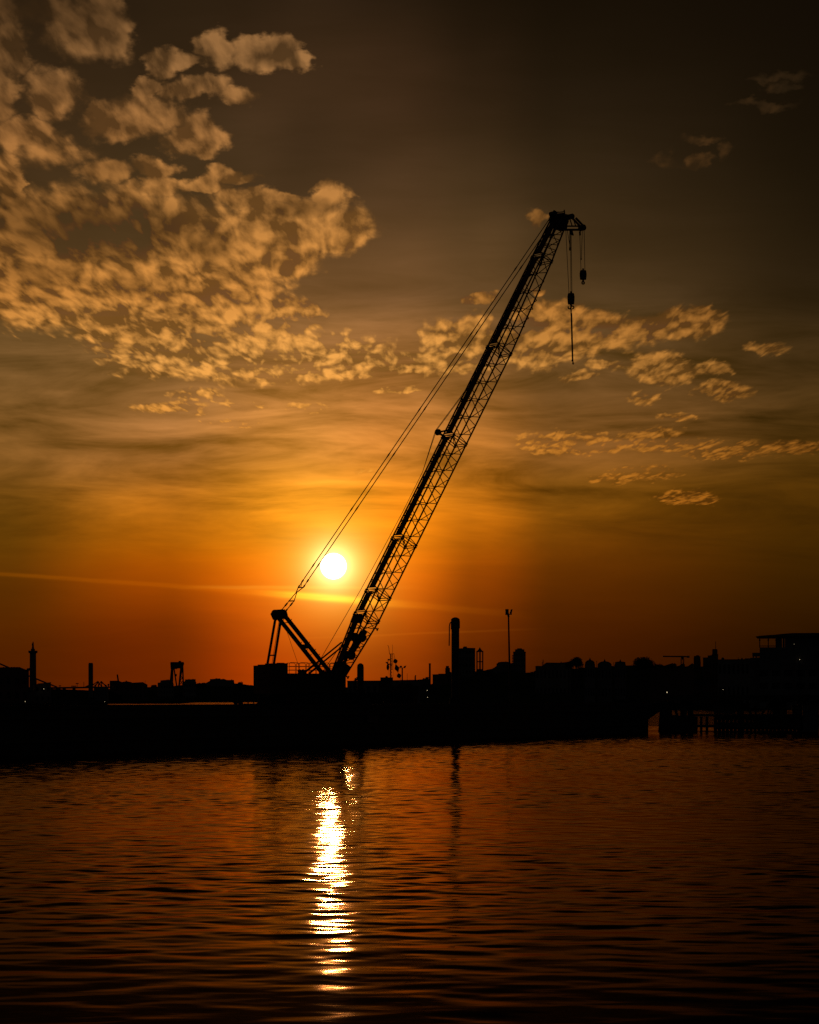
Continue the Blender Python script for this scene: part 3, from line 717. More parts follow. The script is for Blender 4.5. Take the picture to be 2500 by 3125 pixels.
for lat in (-1, 1):
    v = lat*.52; mb.bar(L(934,2056)-LEFT*v, L(1052,1960)-LEFT*v, .075, 8); mb.bar(L(934,2056)-LEFT*v, L(970,2027)-LEFT*v, .10, 8)
mb.build('boom_backstop', M['crane'], crane)
# pendants from the mast head to the boom head
pend = [L(863,1867), L(890,1834), L(905,1808), L(918,1793), L(938,1763), L(1687,664)]
for lat in (-1, 1):
    mb = MB(); o = LEFT*(-lat*.46)
    mb.path([pend[0]+o, pend[1]+o, pend[2]+LEFT*(-lat*.06), pend[3]+o, pend[4]+o], .042, 6)
    mb.bar(pend[4]+o, pend[5]+o, .046, 6)
    for t in (.06,):
        pass
    for a, b in ((pend[0], pend[1]), (pend[3], pend[4])):
        for f0, f1 in ((.05, .22), (.55, .8)): mb.bar(a+(b-a)*f0+o, a+(b-a)*f1+o, .075, 7)
    for py in (1727, 1562, 1401, 1264, 1030, 826):
        f = (1763-py)/(1763-664); q = pend[4]+(pend[5]-pend[4])*f; dd = (pend[5]-pend[4]).normalized()
        mb.bar(q-dd*.55+o, q+o, .035, 6, .075); mb.bar(q+o, q+dd*.55+o, .075, 6, .035)
    mb.build('pendant_line', M['rope'], crane)
mb = MB(); mb.beam(pend[1]+LEFT*.5, pend[1]-LEFT*.5, .10, .08, (0,0,1)); mb.build('pendant_spreader', M['steel'], crane)
mb = MB(); mb.beam(pend[3]+LEFT*.5, pend[3]-LEFT*.5, .10, .08, (0,0,1)); mb.bar(pend[3], pend[3]+Vector((.1,0,.45)), .04); mb.build('pendant_spreader', M['steel'], crane)
# hoist ropes up the back of the boom
mb = MB(); r = .027
for v in (-.1, .08):
    mb.path([L(962,2040,v), L(1101,1800,v), L(1165,1683,v), L(1231,1559,v), L(1290,1440,v), tip+bn*.27-LEFT*v], r, 5)
    mb.path([tip+bn*.27-LEFT*v, BP(s_at(1200),1,-.5)+bn*.16-LEFT*v, BP(s_at(1000),1,-.5)+bn*.16-LEFT*v, BP(s_at(800),1,-.5)+bn*.16-LEFT*v, L(1688,652,v)], r, 5)
mb.bar(L(985,2050,.3), BP(s_at(1915), 1, .1), r, 5)
mb.build('hoist_rope', M['rope'], crane)

# crawler undercarriage: carbody between two track frames
ub = MB(); ub.box(-1.3, 1.3, -1.35, 1.35, .45, zt(2118)+.0, .15); ub.build('carbody', M['track'], crane)
ztk = zt(2117)
for lat in (-1, 1):
    mb = MB(); y0 = -lat*2.0-.42; Lh = 4.25; h = ztk; r = h/2
    prof = []
    for k in range(9): t = math.pi/2+math.pi*k/8; prof.append((-Lh+r+r*math.cos(t), r+r*math.sin(t)))
    for k in range(9): t = -math.pi/2+math.pi*k/8; prof.append((Lh-r+r*math.cos(t), r+r*math.sin(t)))
    mb.prism([(x, y0, z) for x, z in prof], (0, .84, 0))
    tr = mb.build('crawler_track', M['track'], crane)
    ft = MB(); n = 34; ft.box(-Lh+r, Lh-r, y0+.05, y0+.79, h-.04, h+.012)
    for k in range(n):
        x = -Lh+r+(2*Lh-2*r)*(k+.5)/n; ft.box(x-.10, x+.10, y0-.05, y0+.89, h-.03, h+.05)
    ft.build('track_shoe_row', M['track'], tr)
    for k in range(6):
        x = -Lh+r+(2*Lh-2*r)*k/5; q = MB(); yo = y0-.03 if lat > 0 else y0+.87
        q.lathe((x, yo-.03, r), [(.1,0),(.26 if 0 < k < 5 else r*.8,.01),(.26 if 0 < k < 5 else r*.8,.05),(.1,.06)], 16, (0,1,0)); q.build('road_wheel', M['steel'], tr)
# ------------------------------------------------------------------ the barge
def water_pt(px, py):
    Y = CAMZ*FPX/(py-HZ); return Vector(((px-1250)/FPX*Y, Y, 0))
A0 = water_pt(-260, 2320); B0 = water_pt(1979, 2236)
ax = (B0-A0).normalized(); nb = Vector((-ax.y, ax.x, 0))
if nb.y < 0: nb = -nb
BLEN = (B0-A0).length; BWID = 26.0
barge = thing('work_barge', A0, 'long flat black steel barge carrying the lattice boom crane', 'barge', None, math.atan2(ax.y, ax.x))
hl = MB(); zk = 3.2
# local: x along the near side, y away from the viewer; the right end is raked
prof = [(-3, -1.2), (BLEN, -1.2), (BLEN, 1.55), (BLEN+6.2, 2.75), (BLEN+6.8, 3.2), (-3, 3.2)]
hl.prism([(x, 0, z) for x, z in prof], (0, BWID, 0))
hull = hl.build('hull', M['hull'], barge)
cm = MB(); cm.box(-3, BLEN+6.5, -.06, .10, 3.2, 3.50); cm.box(-3, BLEN+6.5, BWID-.1, BWID+.06, 3.2, 3.42); cm.build('deck_coaming', M['hull'], barge)
rb = MB(); rb.box(-3, BLEN-.5, -.16, -.002, 2.55, 2.80, 0); rb.box(-3, BLEN-.5, -.14, -.002, .9, 1.1, 0); rb.build('rubbing_strake', M['wood'], barge)
for x in (20, 52, 84, 118):
    for dx in (-.4, .4): bo = MB(); bo.lathe((x+dx, 1.0, 3.2), [(.3,0),(.3,.05),(.16,.06),(.16,.42),(.24,.45),(.24,.52)], 12); bo.build('mooring_bollard', M['steel'], barge)
def on_deck(px, py, off, z=3.2):   # point standing on the deck, off metres in from the near edge, at photo column px
    a = (px-1250)/FPX          # solve A0 + ax*t + nb*off on the column
    t = (a*(A0.y+nb.y*off)-(A0.x+nb.x*off))/(ax.x-a*ax.y)
    p = A0+ax*t+nb*off; return Vector((p.x, p.y, z))
# tyre-like canvas cover slung on the hull side
p = on_deck(1140, 2185, -.35, 0); m_ = pxm(p.y)
cv = MB(); hw = 39*m_; zc0, zc1 = CAMZ+(HZ-2207)*m_, CAMZ+(HZ-2186)*m_
topz = [zc1-.0, zc1+.06, zc1-.10, zc1-.13, zc1+.05, zc1-.08, zc1-.12, zc1+.02, zc1+.06, zc1]
pts = [(-hw+2*hw*k/9, 0, z) for k, z in enumerate(topz)]+[(hw, 0, zc0), (-hw, 0, zc0+.1)]
rot = Matrix.Rotation(math.atan2(ax.y, ax.x), 3, 'Z')
cv.prism([tuple(p+rot@Vector(q)) for q in pts], tuple(rot@Vector((0, .16, 0))))
tag(cv.build('canvas_fender', M['canvas'], None, False, tuple(p)), 'pale sagging canvas fender slung on the side of the barge below the crane', 'fender')

# spud piles standing in their wells on the barge
def spud(px0, px1, ytop, Y, lab, wide=False):
    m = pxm(Y); c = at((px0+px1)/2, HZ, Y); r = (px1-px0)/2*m; zt_ = CAMZ+(HZ-ytop)*m
    o = thing('spud_pile', (c.x, c.y, 3.2), lab, 'spud pile', 'spud piles of the barge')
    mb = MB(); mb.lathe((0,0,-6), [(r,0),(r,zt_-3.2+6-.35),(r*1.0,zt_-3.2+6-.34)], 20); mb.build('pile_shaft', M['steel'], o)
    cap = MB(); h = zt_-3.2
    if wide: cap.lathe((0,0,h-.34), [(r*1.13,0),(r*1.13,.02-.0),(r*1.1,.25),(r*.8,.36),(r*.3,.44)], 20); cap.box(-r*1.16,-r*.9,-.2,.2,h-1.1,h-.32); cap.box(r*.85,r*1.16,-.2,.2,h-1.0,h-.3)
    else: cap.lathe((0,0,h-.34), [(r*.96,0),(r*.9,.20),(r*.25,.34)], 20)
    cap.build('pile_cap', M['steel'], o)
    gd = MB(); gd.box(-r*1.5, r*1.5, -r*1.5, r*1.5, -.05, .9, .1); gd.build('pile_guide', M['steel'], o)
    return o, c, m
s1, c1, m1 = spud(1378, 1402, 1887, 290, 'tallest spud pile with a domed cap and a hanging rope, right of the crane', True)
rope = MB(); rope.path([(q-Vector((c1.x, c1.y, 3.2))) for q in (at(1378,1898,289.5), at(1373.5,1902,289.5), at(1371.6,1912,289.5), at(1371.5,1945,289.5), at(1371,1971,289.5))], .055, 6)
rope.build('hanging_rope', M['rope'], s1)
s2, c2, m2 = spud(1090, 1110.5, 2024, 270, 'short thick spud pile with a pointed cap, beside the crane cab')
pp = MB(); loc = Vector((c2.x, c2.y, 3.2))
pp.path([q-loc for q in (at(1083,2146,269), at(1083,2083,269), at(1084,2076,269), at(1088,2071,269), at(1093,2070,269))], .14, 8); pp.build('bent_pipe', M['steel'], s2)
gd = MB(); gd.box(-.45, .45, -.5, .5, .0, 1.65, .1)
gd.build('pile_sleeve', M['steel'], s2)
# low stores and railing on the left of the deck
p = on_deck(740, 0, 7)
mb = MB()
for k in range(9): mb.bar((k*.62, 0, 0), (k*.62, 0, .62+.03*(k % 3)), .05, 6)
mb.bar((0,0,.62), (4.96,0,.62), .04); mb.bar((0,0,.34), (4.96,0,.34), .03)
o = mb.build('deck_railing', M['steel']); o.location = p; o.rotation_euler.z = math.atan2(ax.y, ax.x)*.6
tag(o, 'low steel railing on the barge deck left of the crane tracks', 'railing')
p = on_deck(806, 0, 8)
mb = MB(); 
for k in range(5): mb.torus((0, 0, .16+.22*k*.8), .62-.05*k, .13, (0,0,1), 18, 7)
o = mb.build('mooring_rope_coil', M['rope']); o.location = p; tag(o, 'coil of thick mooring rope on the deck at the left end of the tracks', 'rope coil')

# ------------------------------------------------------------------ workboat lying behind the barge, with its signal mast
WB_Y = 352.0
wb0 = at(1140, HZ, WB_Y); wb0.z = 0; mw = pxm(WB_Y)
wx = lambda px: (px-1140)*mw
wz = lambda py: CAMZ+(HZ-py)*mw
boat = thing('workboat', wb0, 'dark low workboat with a signal mast lying behind the barge', 'workboat')
mb = MB(); n = 15
ring = lambda z, half, bow: [(wx(1008)-0, -half*.8, z), (wx(1200), -half, z), (wx(1262), -half*.75, z), (wx(1277)+bow, 0, z), (wx(1262), half*.75, z), (wx(1200), half, z), (wx(1008), half*.8, z)]
R0, R1 = ring(-.6, 2.4, -1.0), ring(wz(2113), 3.0, .0)
mb.add(R0+R1, [tuple(range(6,-1,-1)), tuple(range(7,14))]+[(i,(i+1)%7,7+(i+1)%7,7+i) for i in range(7)])
mb.build('hull', M['hull'], boat)
mb = MB(); mb.box(wx(1205), wx(1276), -1.6, 1.6, wz(2113), wz(2098), .1); mb.prism([(wx(1206),-1.5,wz(2098)),(wx(1218),-1.5,wz(2087)),(wx(1250),-1.5,wz(2085)),(wx(1266),-1.5,wz(2096))], (0,3,0)); mb.build('foredeck_house', M['crane'], boat)
mb = MB(); mb.box(wx(1161.5), wx(1199.5), -1.7, 1.7, wz(2113), wz(2067.5), .08); mb.box(wx(1157), wx(1161), -1.2, 1.2, wz(2113), wz(2077), 0); mb.lathe((wx(1180),-.4,wz(2067.5)), [(.18,0),(.14,.12),(.05,.18)], 10)
wh = mb.build('wheelhouse', M['crane'], boat)
mb = MB()
for k in range(3): mb.box(wx(1165+k*11), wx(1174+k*11), -1.72, -1.702, wz(2086), wz(2074))
mb.build('window', M['glass'], wh)
mast = MB()
mast.bar((wx(1193.5),0,wz(2113)), (wx(1192),0,wz(1996)), .085, 8, .06); mast.bar((wx(1196.5),0,wz(2040)), (wx(1197),0,wz(1995)), .045, 6)
mast.beam((wx(1188.5),0,wz(1996)), (wx(1203),0,wz(1995.5)), .10, .07, (0,1,0))
mast.path([(wx(1189),0,wz(1996)),(wx(1186.5),0,wz(1975)),(wx(1184.8),0,wz(1971)),(wx(1183),0,wz(1969.5))], .028, 6)
mast.bar((wx(1198.5),0,wz(1995)), (wx(1197.8),0,wz(1967)), .016, 5)
for py in (2002, 2010, 2018): mast.bar((wx(1192),0,wz(py)), (wx(1197),0,wz(py)), .025, 5)
for py, dx in ((2027,5.5),(2031,3.5),(2042.5,6),(2052,3.5),(2063,3.5)): mast.bar((wx(1193),0,wz(py)), (wx(1193+dx),0,wz(py-.3)), .045, 6); mast.bar((wx(1193),0,wz(py+5)), (wx(1189.5),0,wz(py+5)), .03, 5)
mo = mast.build('signal_mast', M['steel'], boat)
mb = MB(); mb.prism([(wx(1183.5),-.15,wz(2011)),(wx(1190),-.15,wz(2011)),(wx(1190),-.15,wz(2017)),(wx(1187),-.15,wz(2014)),(wx(1184.2),-.15,wz(2020))], (0,.3,0)); mb.bar((wx(1184),0,wz(2012)),(wx(1184.5),0,wz(2024)),.025); mb.build('lamp_bracket', M['steel'], mo)
mb = MB(); mb.prism([(wx(1176),-.2,wz(2020.5)),(wx(1183),-.2,wz(2020)),(wx(1185),-.2,wz(2025)),(wx(1191),-.2,wz(2025.5)),(wx(1191),-.2,wz(2028.5)),(wx(1184),-.2,wz(2029.5)),(wx(1180),-.2,wz(2024.5))], (0,.4,0)); mb.build('floodlight', M['steel'], mo)
mb = MB(); mb.ball((wx(1184),0,wz(2036)), .2, 10, (.9,.9,1.9)); mb.bar((wx(1185),0,wz(2029)),(wx(1184.5),0,wz(2033)),.03); mb.build('horn', M['steel'], mo)
mb = MB(); mb.path([(wx(1202.5),0,wz(1997)),(wx(1205),0,wz(2009)),(wx(1209),0,wz(2028)),(wx(1214.5),0,wz(2053)),(wx(1221),0,wz(2068)),(wx(1223.5),0,wz(2076))], .02, 5)
mb.bar((wx(1202),0,wz(2000)),(wx(1200),0,wz(2066)),.012,4); mb.bar((wx(1185),0,wz(2040)),(wx(1189),0,wz(2066)),.012,4)
mb.build('halyard', M['rope'], mo)
# day signals on the halyard
def signal_ball(px, py, lab):
    mb = MB(); c = at(px, py, WB_Y); prof = [(.03,-.30),(.17,-.20),(.27,-.06),(.27,.06),(.17,.20),(.03,.30)]
    d = Vector((.24, 0, -.97)).normalized(); mb.lathe((0,0,0), prof, 16, d)
    o = mb.build('signal_ball', M['buoy'], None, False, (0,0,0)); o.location = c
    return tag(o, lab, 'day signal', 'day signals on the halyard')
signal_ball(1207, 2018, 'black ball signal, topmost of the three on the halyard')
signal_ball(1218, 2062.5, 'black ball signal, lowest of the three on the halyard')
mb = MB(); d = Vector((.30, 0, -.95)).normalized()
mb.lathe((0,0,0), [(.02,-.52),(.30,-.02),(.30,.02),(.02,.52)], 4, d); o = mb.build('signal_diamond', M['buoy'], None, False, (0,0,0)); o.location = at(1211.6, 2039.5, WB_Y)
tag(o, 'black diamond signal hanging between the two balls on the halyard', 'day signal', 'day signals on the halyard')

# ------------------------------------------------------------------ ground beyond the river
def sheet(name, pts, z, m, kind='structure', lab=None, cat=None, thick=3.0):
    mb = MB(); mb.prism([(p[0], p[1], z-thick) for p in pts], (0, 0, thick)); o = mb.build(name, m); 
    tag(o, lab, cat, None, kind); return o
def gx(px, Y): return (px-1250)/FPX*Y
sheet('right_bank_ground', [(gx(1330,1090),1090),(gx(1700,1075),1075),(gx(3600,1060),1060),(gx(3600,4000),4000),(gx(1240,4000),4000),(gx(1240,1400),1400)], 2.2, M['soil'], 'structure', 'low dark river bank beyond the pier on the right', 'ground')
sheet('left_bank_ground', [(gx(-900,1050),1050),(gx(180,1060),1060),(gx(320,1250),1250),(gx(330,2200),2200),(gx(-900,2200),2200)], 2.0, M['asphalt'], 'structure', 'low quay ground behind the left end of the barge', 'ground')
sheet('far_bank_ground', [(gx(-900,2300),2300),(gx(540,2300),2300),(gx(606,3300),3300),(gx(1100,3300),3300),(gx(1300,2200),2200),(gx(1300,9000),9000),(gx(-900,9000),9000)], 2.5, M['soil'], 'structure', 'dark far shore of the river behind the crane', 'ground')
def hill(name, Y, prof, depth, m, lab):
    """ridge: prof = photo (column, row) of its skyline, Y its distance"""
    mb = MB(); rngs = random.Random(int(Y)); n = 9; cols = []
    xs = [p[0] for p in prof]; ys = [p[1] for p in prof]
    N = 80; P = []
    for i in range(N+1):
        px = xs[0]+(xs[-1]-xs[0])*i/N; py = float(np.interp(px, xs, ys))
        for k in range(n):
            t = k/(n-1)*2-1; yy = Y+t*depth/2; h = (CAMZ+(HZ-py)/FPX*Y-1.5)*max(0.0, 1-t*t)**.8
            if 0 < k < n-1: h *= 1+rngs.uniform(-.05, .0 if k == n//2 else .03)
            P.append((gx(px, Y), yy, 1.5+h))
    F_ = [(i*n+k, (i+1)*n+k, (i+1)*n+k+1, i*n+k+1) for i in range(N) for k in range(n-1)]
    mb.add(P, F_); o = mb.build(name, m, None, True); return tag(o, lab, 'hill', None, 'structure')
hill('hill', 1600, [(1250,2110),(1320,2085),(1420,2068),(1455,2043),(1500,2042),(1516,2036),(1560,2034),(1606,2052),(1640,2046),(1700,2040),(1760,2036),(1900,2030),(2050,2032),(2200,2032),(2400,2036),(2700,2040)], 420, M['grass'], 'dark built-up hill rising behind the right bank')
hill('far_hill', 3700, [(300,2106),(440,2096),(520,2094),(600,2086),(680,2080),(720,2084),(780,2093),(900,2098),(1100,2096),(1320,2090)], 600, M['grass'], 'low dark hill on the far shore behind the crane')
hill('left_hill', 2500, [(-300,2070),(-60,2080),(120,2100),(330,2108)], 300, M['grass'], 'low dark rise behind the left quay')
# ------------------------------------------------------------------ buildings and towers along the skyline
def block(name, Y, poly, depth, m, lab, cat='building', group=None, ground=2.0, win=None, wm='glass', rz=None):
    """poly: photo outline of the roof line, left to right; the walls go down to the ground"""
    mm = pxm(Y); x0, x1 = poly[0][0], poly[-1][0]; cx = (x0+x1)/2
    o = thing(name, (gx(cx, Y), Y, ground), lab, cat, group, turn(cx) if rz is None else rz)
    q = [((x-cx)*mm, 0, CAMZ+(HZ-y)*mm-ground) for x, y in poly]
    pts = [(q[0][0], 0, -.5)]+q+[(q[-1][0], 0, -.5)]
    mb = MB(); mb.prism(pts[::-1], (0, depth, 0)); mb.build('wall', m, o)
    w = (x1-x0)*mm; h = min(z for _, _, z in q)
    # eaves strip along the whole roof line, 3 cm proud
    rf = MB()
    for a, b in zip(q[:-1], q[1:]):
        if abs(b[0]-a[0]) > .3: rf.prism([(a[0]-.15,-.22,a[2]+.01),(b[0]+.15,-.22,b[2]+.01),(b[0]+.15,-.22,b[2]+.16),(a[0]-.15,-.22,a[2]+.16)], (0, depth+.44, 0))
    rf.build('roof', M['roof'], o)
    if win:
        nx, nz = win; first = None
        for i in range(nx):
            for k in range(nz):
                ww, hh = w/nx*.45, h/nz*.42
                if first is None:
                    mb = MB(); mb.box(-ww/2, ww/2, -.08, -.004, 0, hh); first = mb.build('window', M['glass'], o)
                    c = first
                else:
                    c = first.copy(); COL.objects.link(c); c.parent = o
                c.location = (-w/2+w*(i+.5)/nx, 0, h*(k+.5)/nz-hh*.3)
    return o, (lambda x: (x-cx)*mm), (lambda y: CAMZ+(HZ-y)*mm-ground), mm
def turn(px): return -math.atan((px-1250)/FPX)*1.12
def child_box(o, nm, x0, x1, y0, y1, z0, z1, m):
    mb = MB(); mb.box(x0, x1, y0, y1, z0, z1); return mb.build(nm, m, o)

# --- left quay
o, X, Z, mm = block('warehouse', 1150, [(-60,2041),(0,2038),(60,2037),(86,2048),(88,2060)], 30, M['brick'], 'wide dark warehouse with a sloping roof end left of the column', win=(6,2))
for a in (10, 34, 42, 50): child_box(o, 'roof_vent', X(a), X(a+4), 6, 9, Z(2037)+.12, Z(2035), M['roof'])
o, X, Z, mm = block('quay_building', 1200, [(105,2092),(118,2087),(140,2085),(155,2083),(155.5,2090)], 25, M['plaster'], 'low pale building with a slanting roof right of the column', win=(3,2))
o, X, Z, mm = block('sheds', 1180, [(88,2110),(108,2108)], 20, M['plaster'], 'small low shed at the foot of the column')
o.name = 'quay_shed'
# street lamp with a round head beside the column
mb_o = thing('street_lamp', at(87, 2085, 1140)*1.0, 'thin street lamp with a round double head left of the column', 'street lamp'); mb_o.location.z = 2
k = pxm(1140); mb = MB(); mb.bar((0,0,0),(0,0,(HZ-2046)*k+2), .16, 8); mb.build('post', M['steel'], mb_o)
mb = MB(); mb.ball((-.2,0,(HZ-2044)*k+2), .62, 12); mb.ball((.45,0,(HZ-2041)*k+2), .4, 10); mb.bar((-.9,0,(HZ-2046)*k+2),(.7,0,(HZ-2046)*k+2),.12); mb.build('lamp_head', M['steel'], mb_o)
# memorial column with a statue on top
YC = 1300; k = pxm(YC); c = at(100.5, HZ, YC); G_ = 2.0
col = thing('memorial_column', (c.x, c.y, G_), 'tall stone column crowned by a small statue', 'monument')
H = lambda py: CAMZ+(HZ-py)*k-G_
def sq(mb, w0, w1, z0, z1): mb.hexa([(-w0,-w0,z0),(w0,-w0,z0),(w0,w0,z0),(-w0,w0,z0),(-w1,-w1,z1),(w1,-w1,z1),(w1,w1,z1),(-w1,w1,z1)])
mb = MB(); sq(mb, 9.3*k, 8.6*k, 0, H(1994)); mb.build('shaft', M['stone'], col)
mb = MB(); sq(mb, 9.5*k, 11.5*k, H(1994)+.002, H(1992)); sq(mb, 12.5*k, 12.5*k, H(1992)+.002, H(1986)); sq(mb, 5.6*k, 5.4*k, H(1986)+.002, H(1980)); sq(mb, 3.4*k, 3.0*k, H(1980)+.002, H(1975)); mb.build('platform', M['stone'], col)
stt = MB()
stt.lathe((0,0,H(1975)), [(2.6*k,0),(3.1*k,2*k),(2.6*k,5*k),(2.2*k,8*k),(2.9*k,10.5*k),(2.3*k,12.5*k),(1.0*k,13.6*k)], 12)
stt.ball((.6*k,0,H(1960)), 1.7*k, 10); stt.bar((-1.8*k,0,H(1964)), (-3.4*k,0,H(1969)), .9*k, 6, .6*k); stt.bar((-3.3*k,0,H(1969)), (-.8*k,0,H(1971.5)), .6*k, 6); stt.bar((1.9*k,0,H(1965)),(2.4*k,0,H(1971)),.8*k,6,.5*k)
stt.build('statue', M['bronze'], col)
# suspension bridge far down the river
YB = 2450; kb = pxm(YB)
bo_ = at(250, HZ, YB); bridge = thing('suspension_bridge', (bo_.x, YB, 0), 'distant suspension bridge with a long low deck and drooping cables', 'bridge')
bx = lambda px: (px-250)*kb
bz = lambda py: CAMZ+(HZ-py)*kb
mb = MB(); mb.prism([(bx(-80),-6,bz(2107)),(bx(345),-6,bz(2099)),(bx(345),-6,bz(2095)),(bx(155),-6,bz(2097)),(bx(-80),-6,bz(2103))], (0,12,0)); mb.build('deck', M['steel'], bridge)
def cable(pts, nm='cable'):
    for yy in (-5, 5): mb = MB(); mb.path([(bx(a), yy, bz(b)) for a, b in pts], .42, 6); mb.build(nm, M['steel'], bridge)
cable([(-60,2002),(0,2026),(28,2038),(60,2052),(109,2071),(140,2084),(172,2096)])
cable([(258,2098.5),(268,2094),(283,2087)])
for a, b in (((-45,2008),(-45,2102)),((20,2034),(20,2100)),((62,2053),(62,2098)),((109,2071),(109,2097)),((140,2084),(140,2096))): 
    for yy in (-5, 5): mb = MB(); mb.bar((bx(a[0]),yy,bz(a[1])),(bx(b[0]),yy,bz(b[1])),.18,5); mb.build('hanger', M['steel'], bridge)
for px in (175, 179.5, 196, 226, 300):
    mb = MB(); mb.box(bx(px)-.9, bx(px)+.9, -4, 4, 0, bz(2100)); mb.build('pier', M['concrete'], bridge)
mb = MB(); mb.box(bx(172), bx(181), -4, 4, bz(2112), bz(2108)); mb.build('pier_beam', M['concrete'], bridge)
for px, y0, y1, w in ((183,2097,2092.5,.5),(225,2096,2093.5,1.4),(235.5,2096,2085.5,.7),(256,2097,2081,.25)):
    o = thing('bridge_lamp', (bx(px)+bo_.x, YB, bz(y0)), {183:'small lamp post on the bridge nearest the column',225:'squat wide lamp post on the bridge deck',235.5:'taller lamp post with a flat head on the bridge',256:'very thin bare pole on the bridge just left of the tower'}[px], 'lamp post')
    h = (y0-y1)*kb; mb = MB(); mb.bar((0,0,0),(0,0,h),.22,6); mb.build('post', M['steel'], o)
    if w > .3: mb = MB(); mb.box(-w*1.3-.3, w*1.3+.3, -.4, .4, h-.5, h+.2); mb.build('lamp_head', M['steel'], o)
# plain tower with bevelled top
YT = 1350; k = pxm(YT); c = at(277, HZ, YT)
tw = thing('slender_tower', (c.x, c.y, 2.0), 'plain slender tower with chamfered top standing alone by the bridge', 'tower')
Hh = lambda py: CAMZ+(HZ-py)*k-2
mb = MB(); sq(mb, 6.5*k, 6.5*k, -.4, Hh(2027)); sq(mb, 6.5*k, 5.2*k, Hh(2027)+.002, Hh(2023)); mb.build('shaft', M['concrete'], tw)
mb = MB(); mb.box(-1.0, 1.0, -6.5*k-.06, -6.5*k-.004, 0, 2.4); mb.build('door', M['steel'], tw)
# splayed truss of a harbour loader right of the tower
YL = 2380; k = pxm(YL); lo_ = thing('harbour_loader', (gx(305,YL), YL, 0), 'pair of splayed lattice harbour booms right of the slender tower', 'harbour crane')
X = lambda px: (px-305)*k; Zz = lambda py: CAMZ+(HZ-py)*k
mb = MB()
for a, b in (((283,2091),(299,2079)),((299,2079),(301,2098)),((299,2079),(290,2098)),((299,2079),(311,2097)),((309,2079),(311,2098)),((309,2079),(324,2096)),((309,2079),(300,2095)),((286,2096),(299,2083)),((309,2083),(327,2094))): mb.bar((X(a[0]),0,Zz(a[1])),(X(b[0]),0,Zz(b[1])),.38,6)
mb.build('boom_truss', M['steel'], lo_)
mb = MB(); mb.box(X(288), X(330), -4, 4, -1, Zz(2097)); mb.build('base', M['concrete'], lo_)
mb = MB(); mb.ball((X(331),0,Zz(2090)), 3.2*k, 10); mb.bar((X(331),0,Zz(2098)),(X(331),0,Zz(2090)),.4); mb.build('cab', M['steel'], lo_)

# --- far shore
FY = 3420
o, X, Z, mm = block('harbour_hall', 3380, [(336,2078),(362,2077.5),(372,2082),(386,2079.5),(400,2082),(404,2084),(436,2082),(450,2090)], 60, M['brick'], 'long stepped hall with a leaning chimney on the far shore', win=(8,2))
mb = MB(); mb.bar((X(362),20,Z(2078)-1), (X(358.5),20,Z(2058)), 2.6*mm, 10, 2.3*mm); mb.build('leaning_chimney', M['brick'], o)
child_box(o, 'roof_vent', X(384), X(388), 10, 20, Z(2079.5)+.2, Z(2077), M['roof']); child_box(o, 'aerial', X(443), X(443.8), 10, 11, Z(2086), Z(2076), M['steel'])
o, X, Z, mm = block('apartment_block', FY, [(482,2084),(490,2083),(491,2077),(500,2076),(517,2075),(528,2080),(530,2090)], 40, M['plaster'], 'stepped apartment block left of the distant gantry crane', group='buildings on the far shore', win=(6,3))
for a in (509, 513): child_box(o, 'chimney', X(a), X(a+2), 8, 12, Z(2075.5), Z(2073.5), M['brick'])
o, X, Z, mm = block('apartment_block', FY, [(560,2080),(565,2080),(566,2074),(597,2073),(597.5,2080),(599,2084)], 40, M['plaster'], 'square apartment block just right of the distant gantry crane', group='buildings on the far shore', win=(5,3))
for a in (576, 588): child_box(o, 'chimney', X(a), X(a+2.2), 8, 12, Z(2073.5), Z(2071.5), M['brick'])
o, X, Z, mm = block('apartment_block', FY+120, [(630,2084),(641,2078),(641.5,2073),(655,2072),(672,2070.5),(673,2073),(685,2072.5),(692,2075.5),(714,2075.5),(715,2085),(717,2090)], 50, M['plaster'], 'long terrace of apartments with several chimneys on the low far hill', group='buildings on the far shore', win=(10,3))
for a, h in ((658,2069.5),(661,2069),(680,2071),(706,2073)): child_box(o, 'chimney', X(a), X(a+2.2), 8, 12, Z(2075), Z(h), M['brick'])
# gantry crane of the old shipyard
YG = 3280; k = pxm(YG); gn = thing('gantry_crane', (gx(541,YG), YG, 2.5), 'huge shipyard gantry crane on splayed legs on the far shore', 'gantry crane')
X = lambda px: (px-541)*k; Zg = lambda py: CAMZ+(HZ-py)*k-2.5
mb = MB(); mb.prism([(X(521),-6,Zg(2022)),(X(524),-6,Zg(2020.5)),(X(560),-6,Zg(2020.5)),(X(561),-6,Zg(2026)),(X(559),-6,Zg(2031)),(X(558),-6,Zg(2040)),(X(541),-6,Zg(2040)),(X(538),-6,Zg(2042)),(X(522),-6,Zg(2041))], (0,12,0)); mb.build('girder', M['steel'], gn)
mb = MB(); mb.prism([(X(545),-3,Zg(2020.5)),(X(553),-3,Zg(2020.5)),(X(552),-3,Zg(2017)),(X(546),-3,Zg(2017))], (0,6,0)); mb.build('trolley', M['steel'], gn)
for pts in ([(522,2041),(529,2041),(528,2092),(521,2092)], [(522,2042),(527,2045),(521.5,2092),(517,2092)], [(529.5,2041),(533,2041),(541,2093),(537.5,2093)], [(550,2039),(557.5,2039),(548.5,2092),(544.5,2092)], [(556,2039),(559.5,2030),(561.5,2092),(557.5,2092)]):
    mb = MB(); mb.prism([(X(a),-2,Zg(b)) for a, b in pts], (0,4,0)); mb.build('leg', M['steel'], gn)
mb = MB()
for a, b in (((551,2077),(558,2064)),((558.5,2077),(554,2064)),((548,2091),(558,2077)),((558,2091),(551,2077))): mb.bar((X(a[0]),0,Zg(a[1])),(X(b[0]),0,Zg(b[1])),.35,5)
mb.build('leg_bracing', M['steel'], gn)
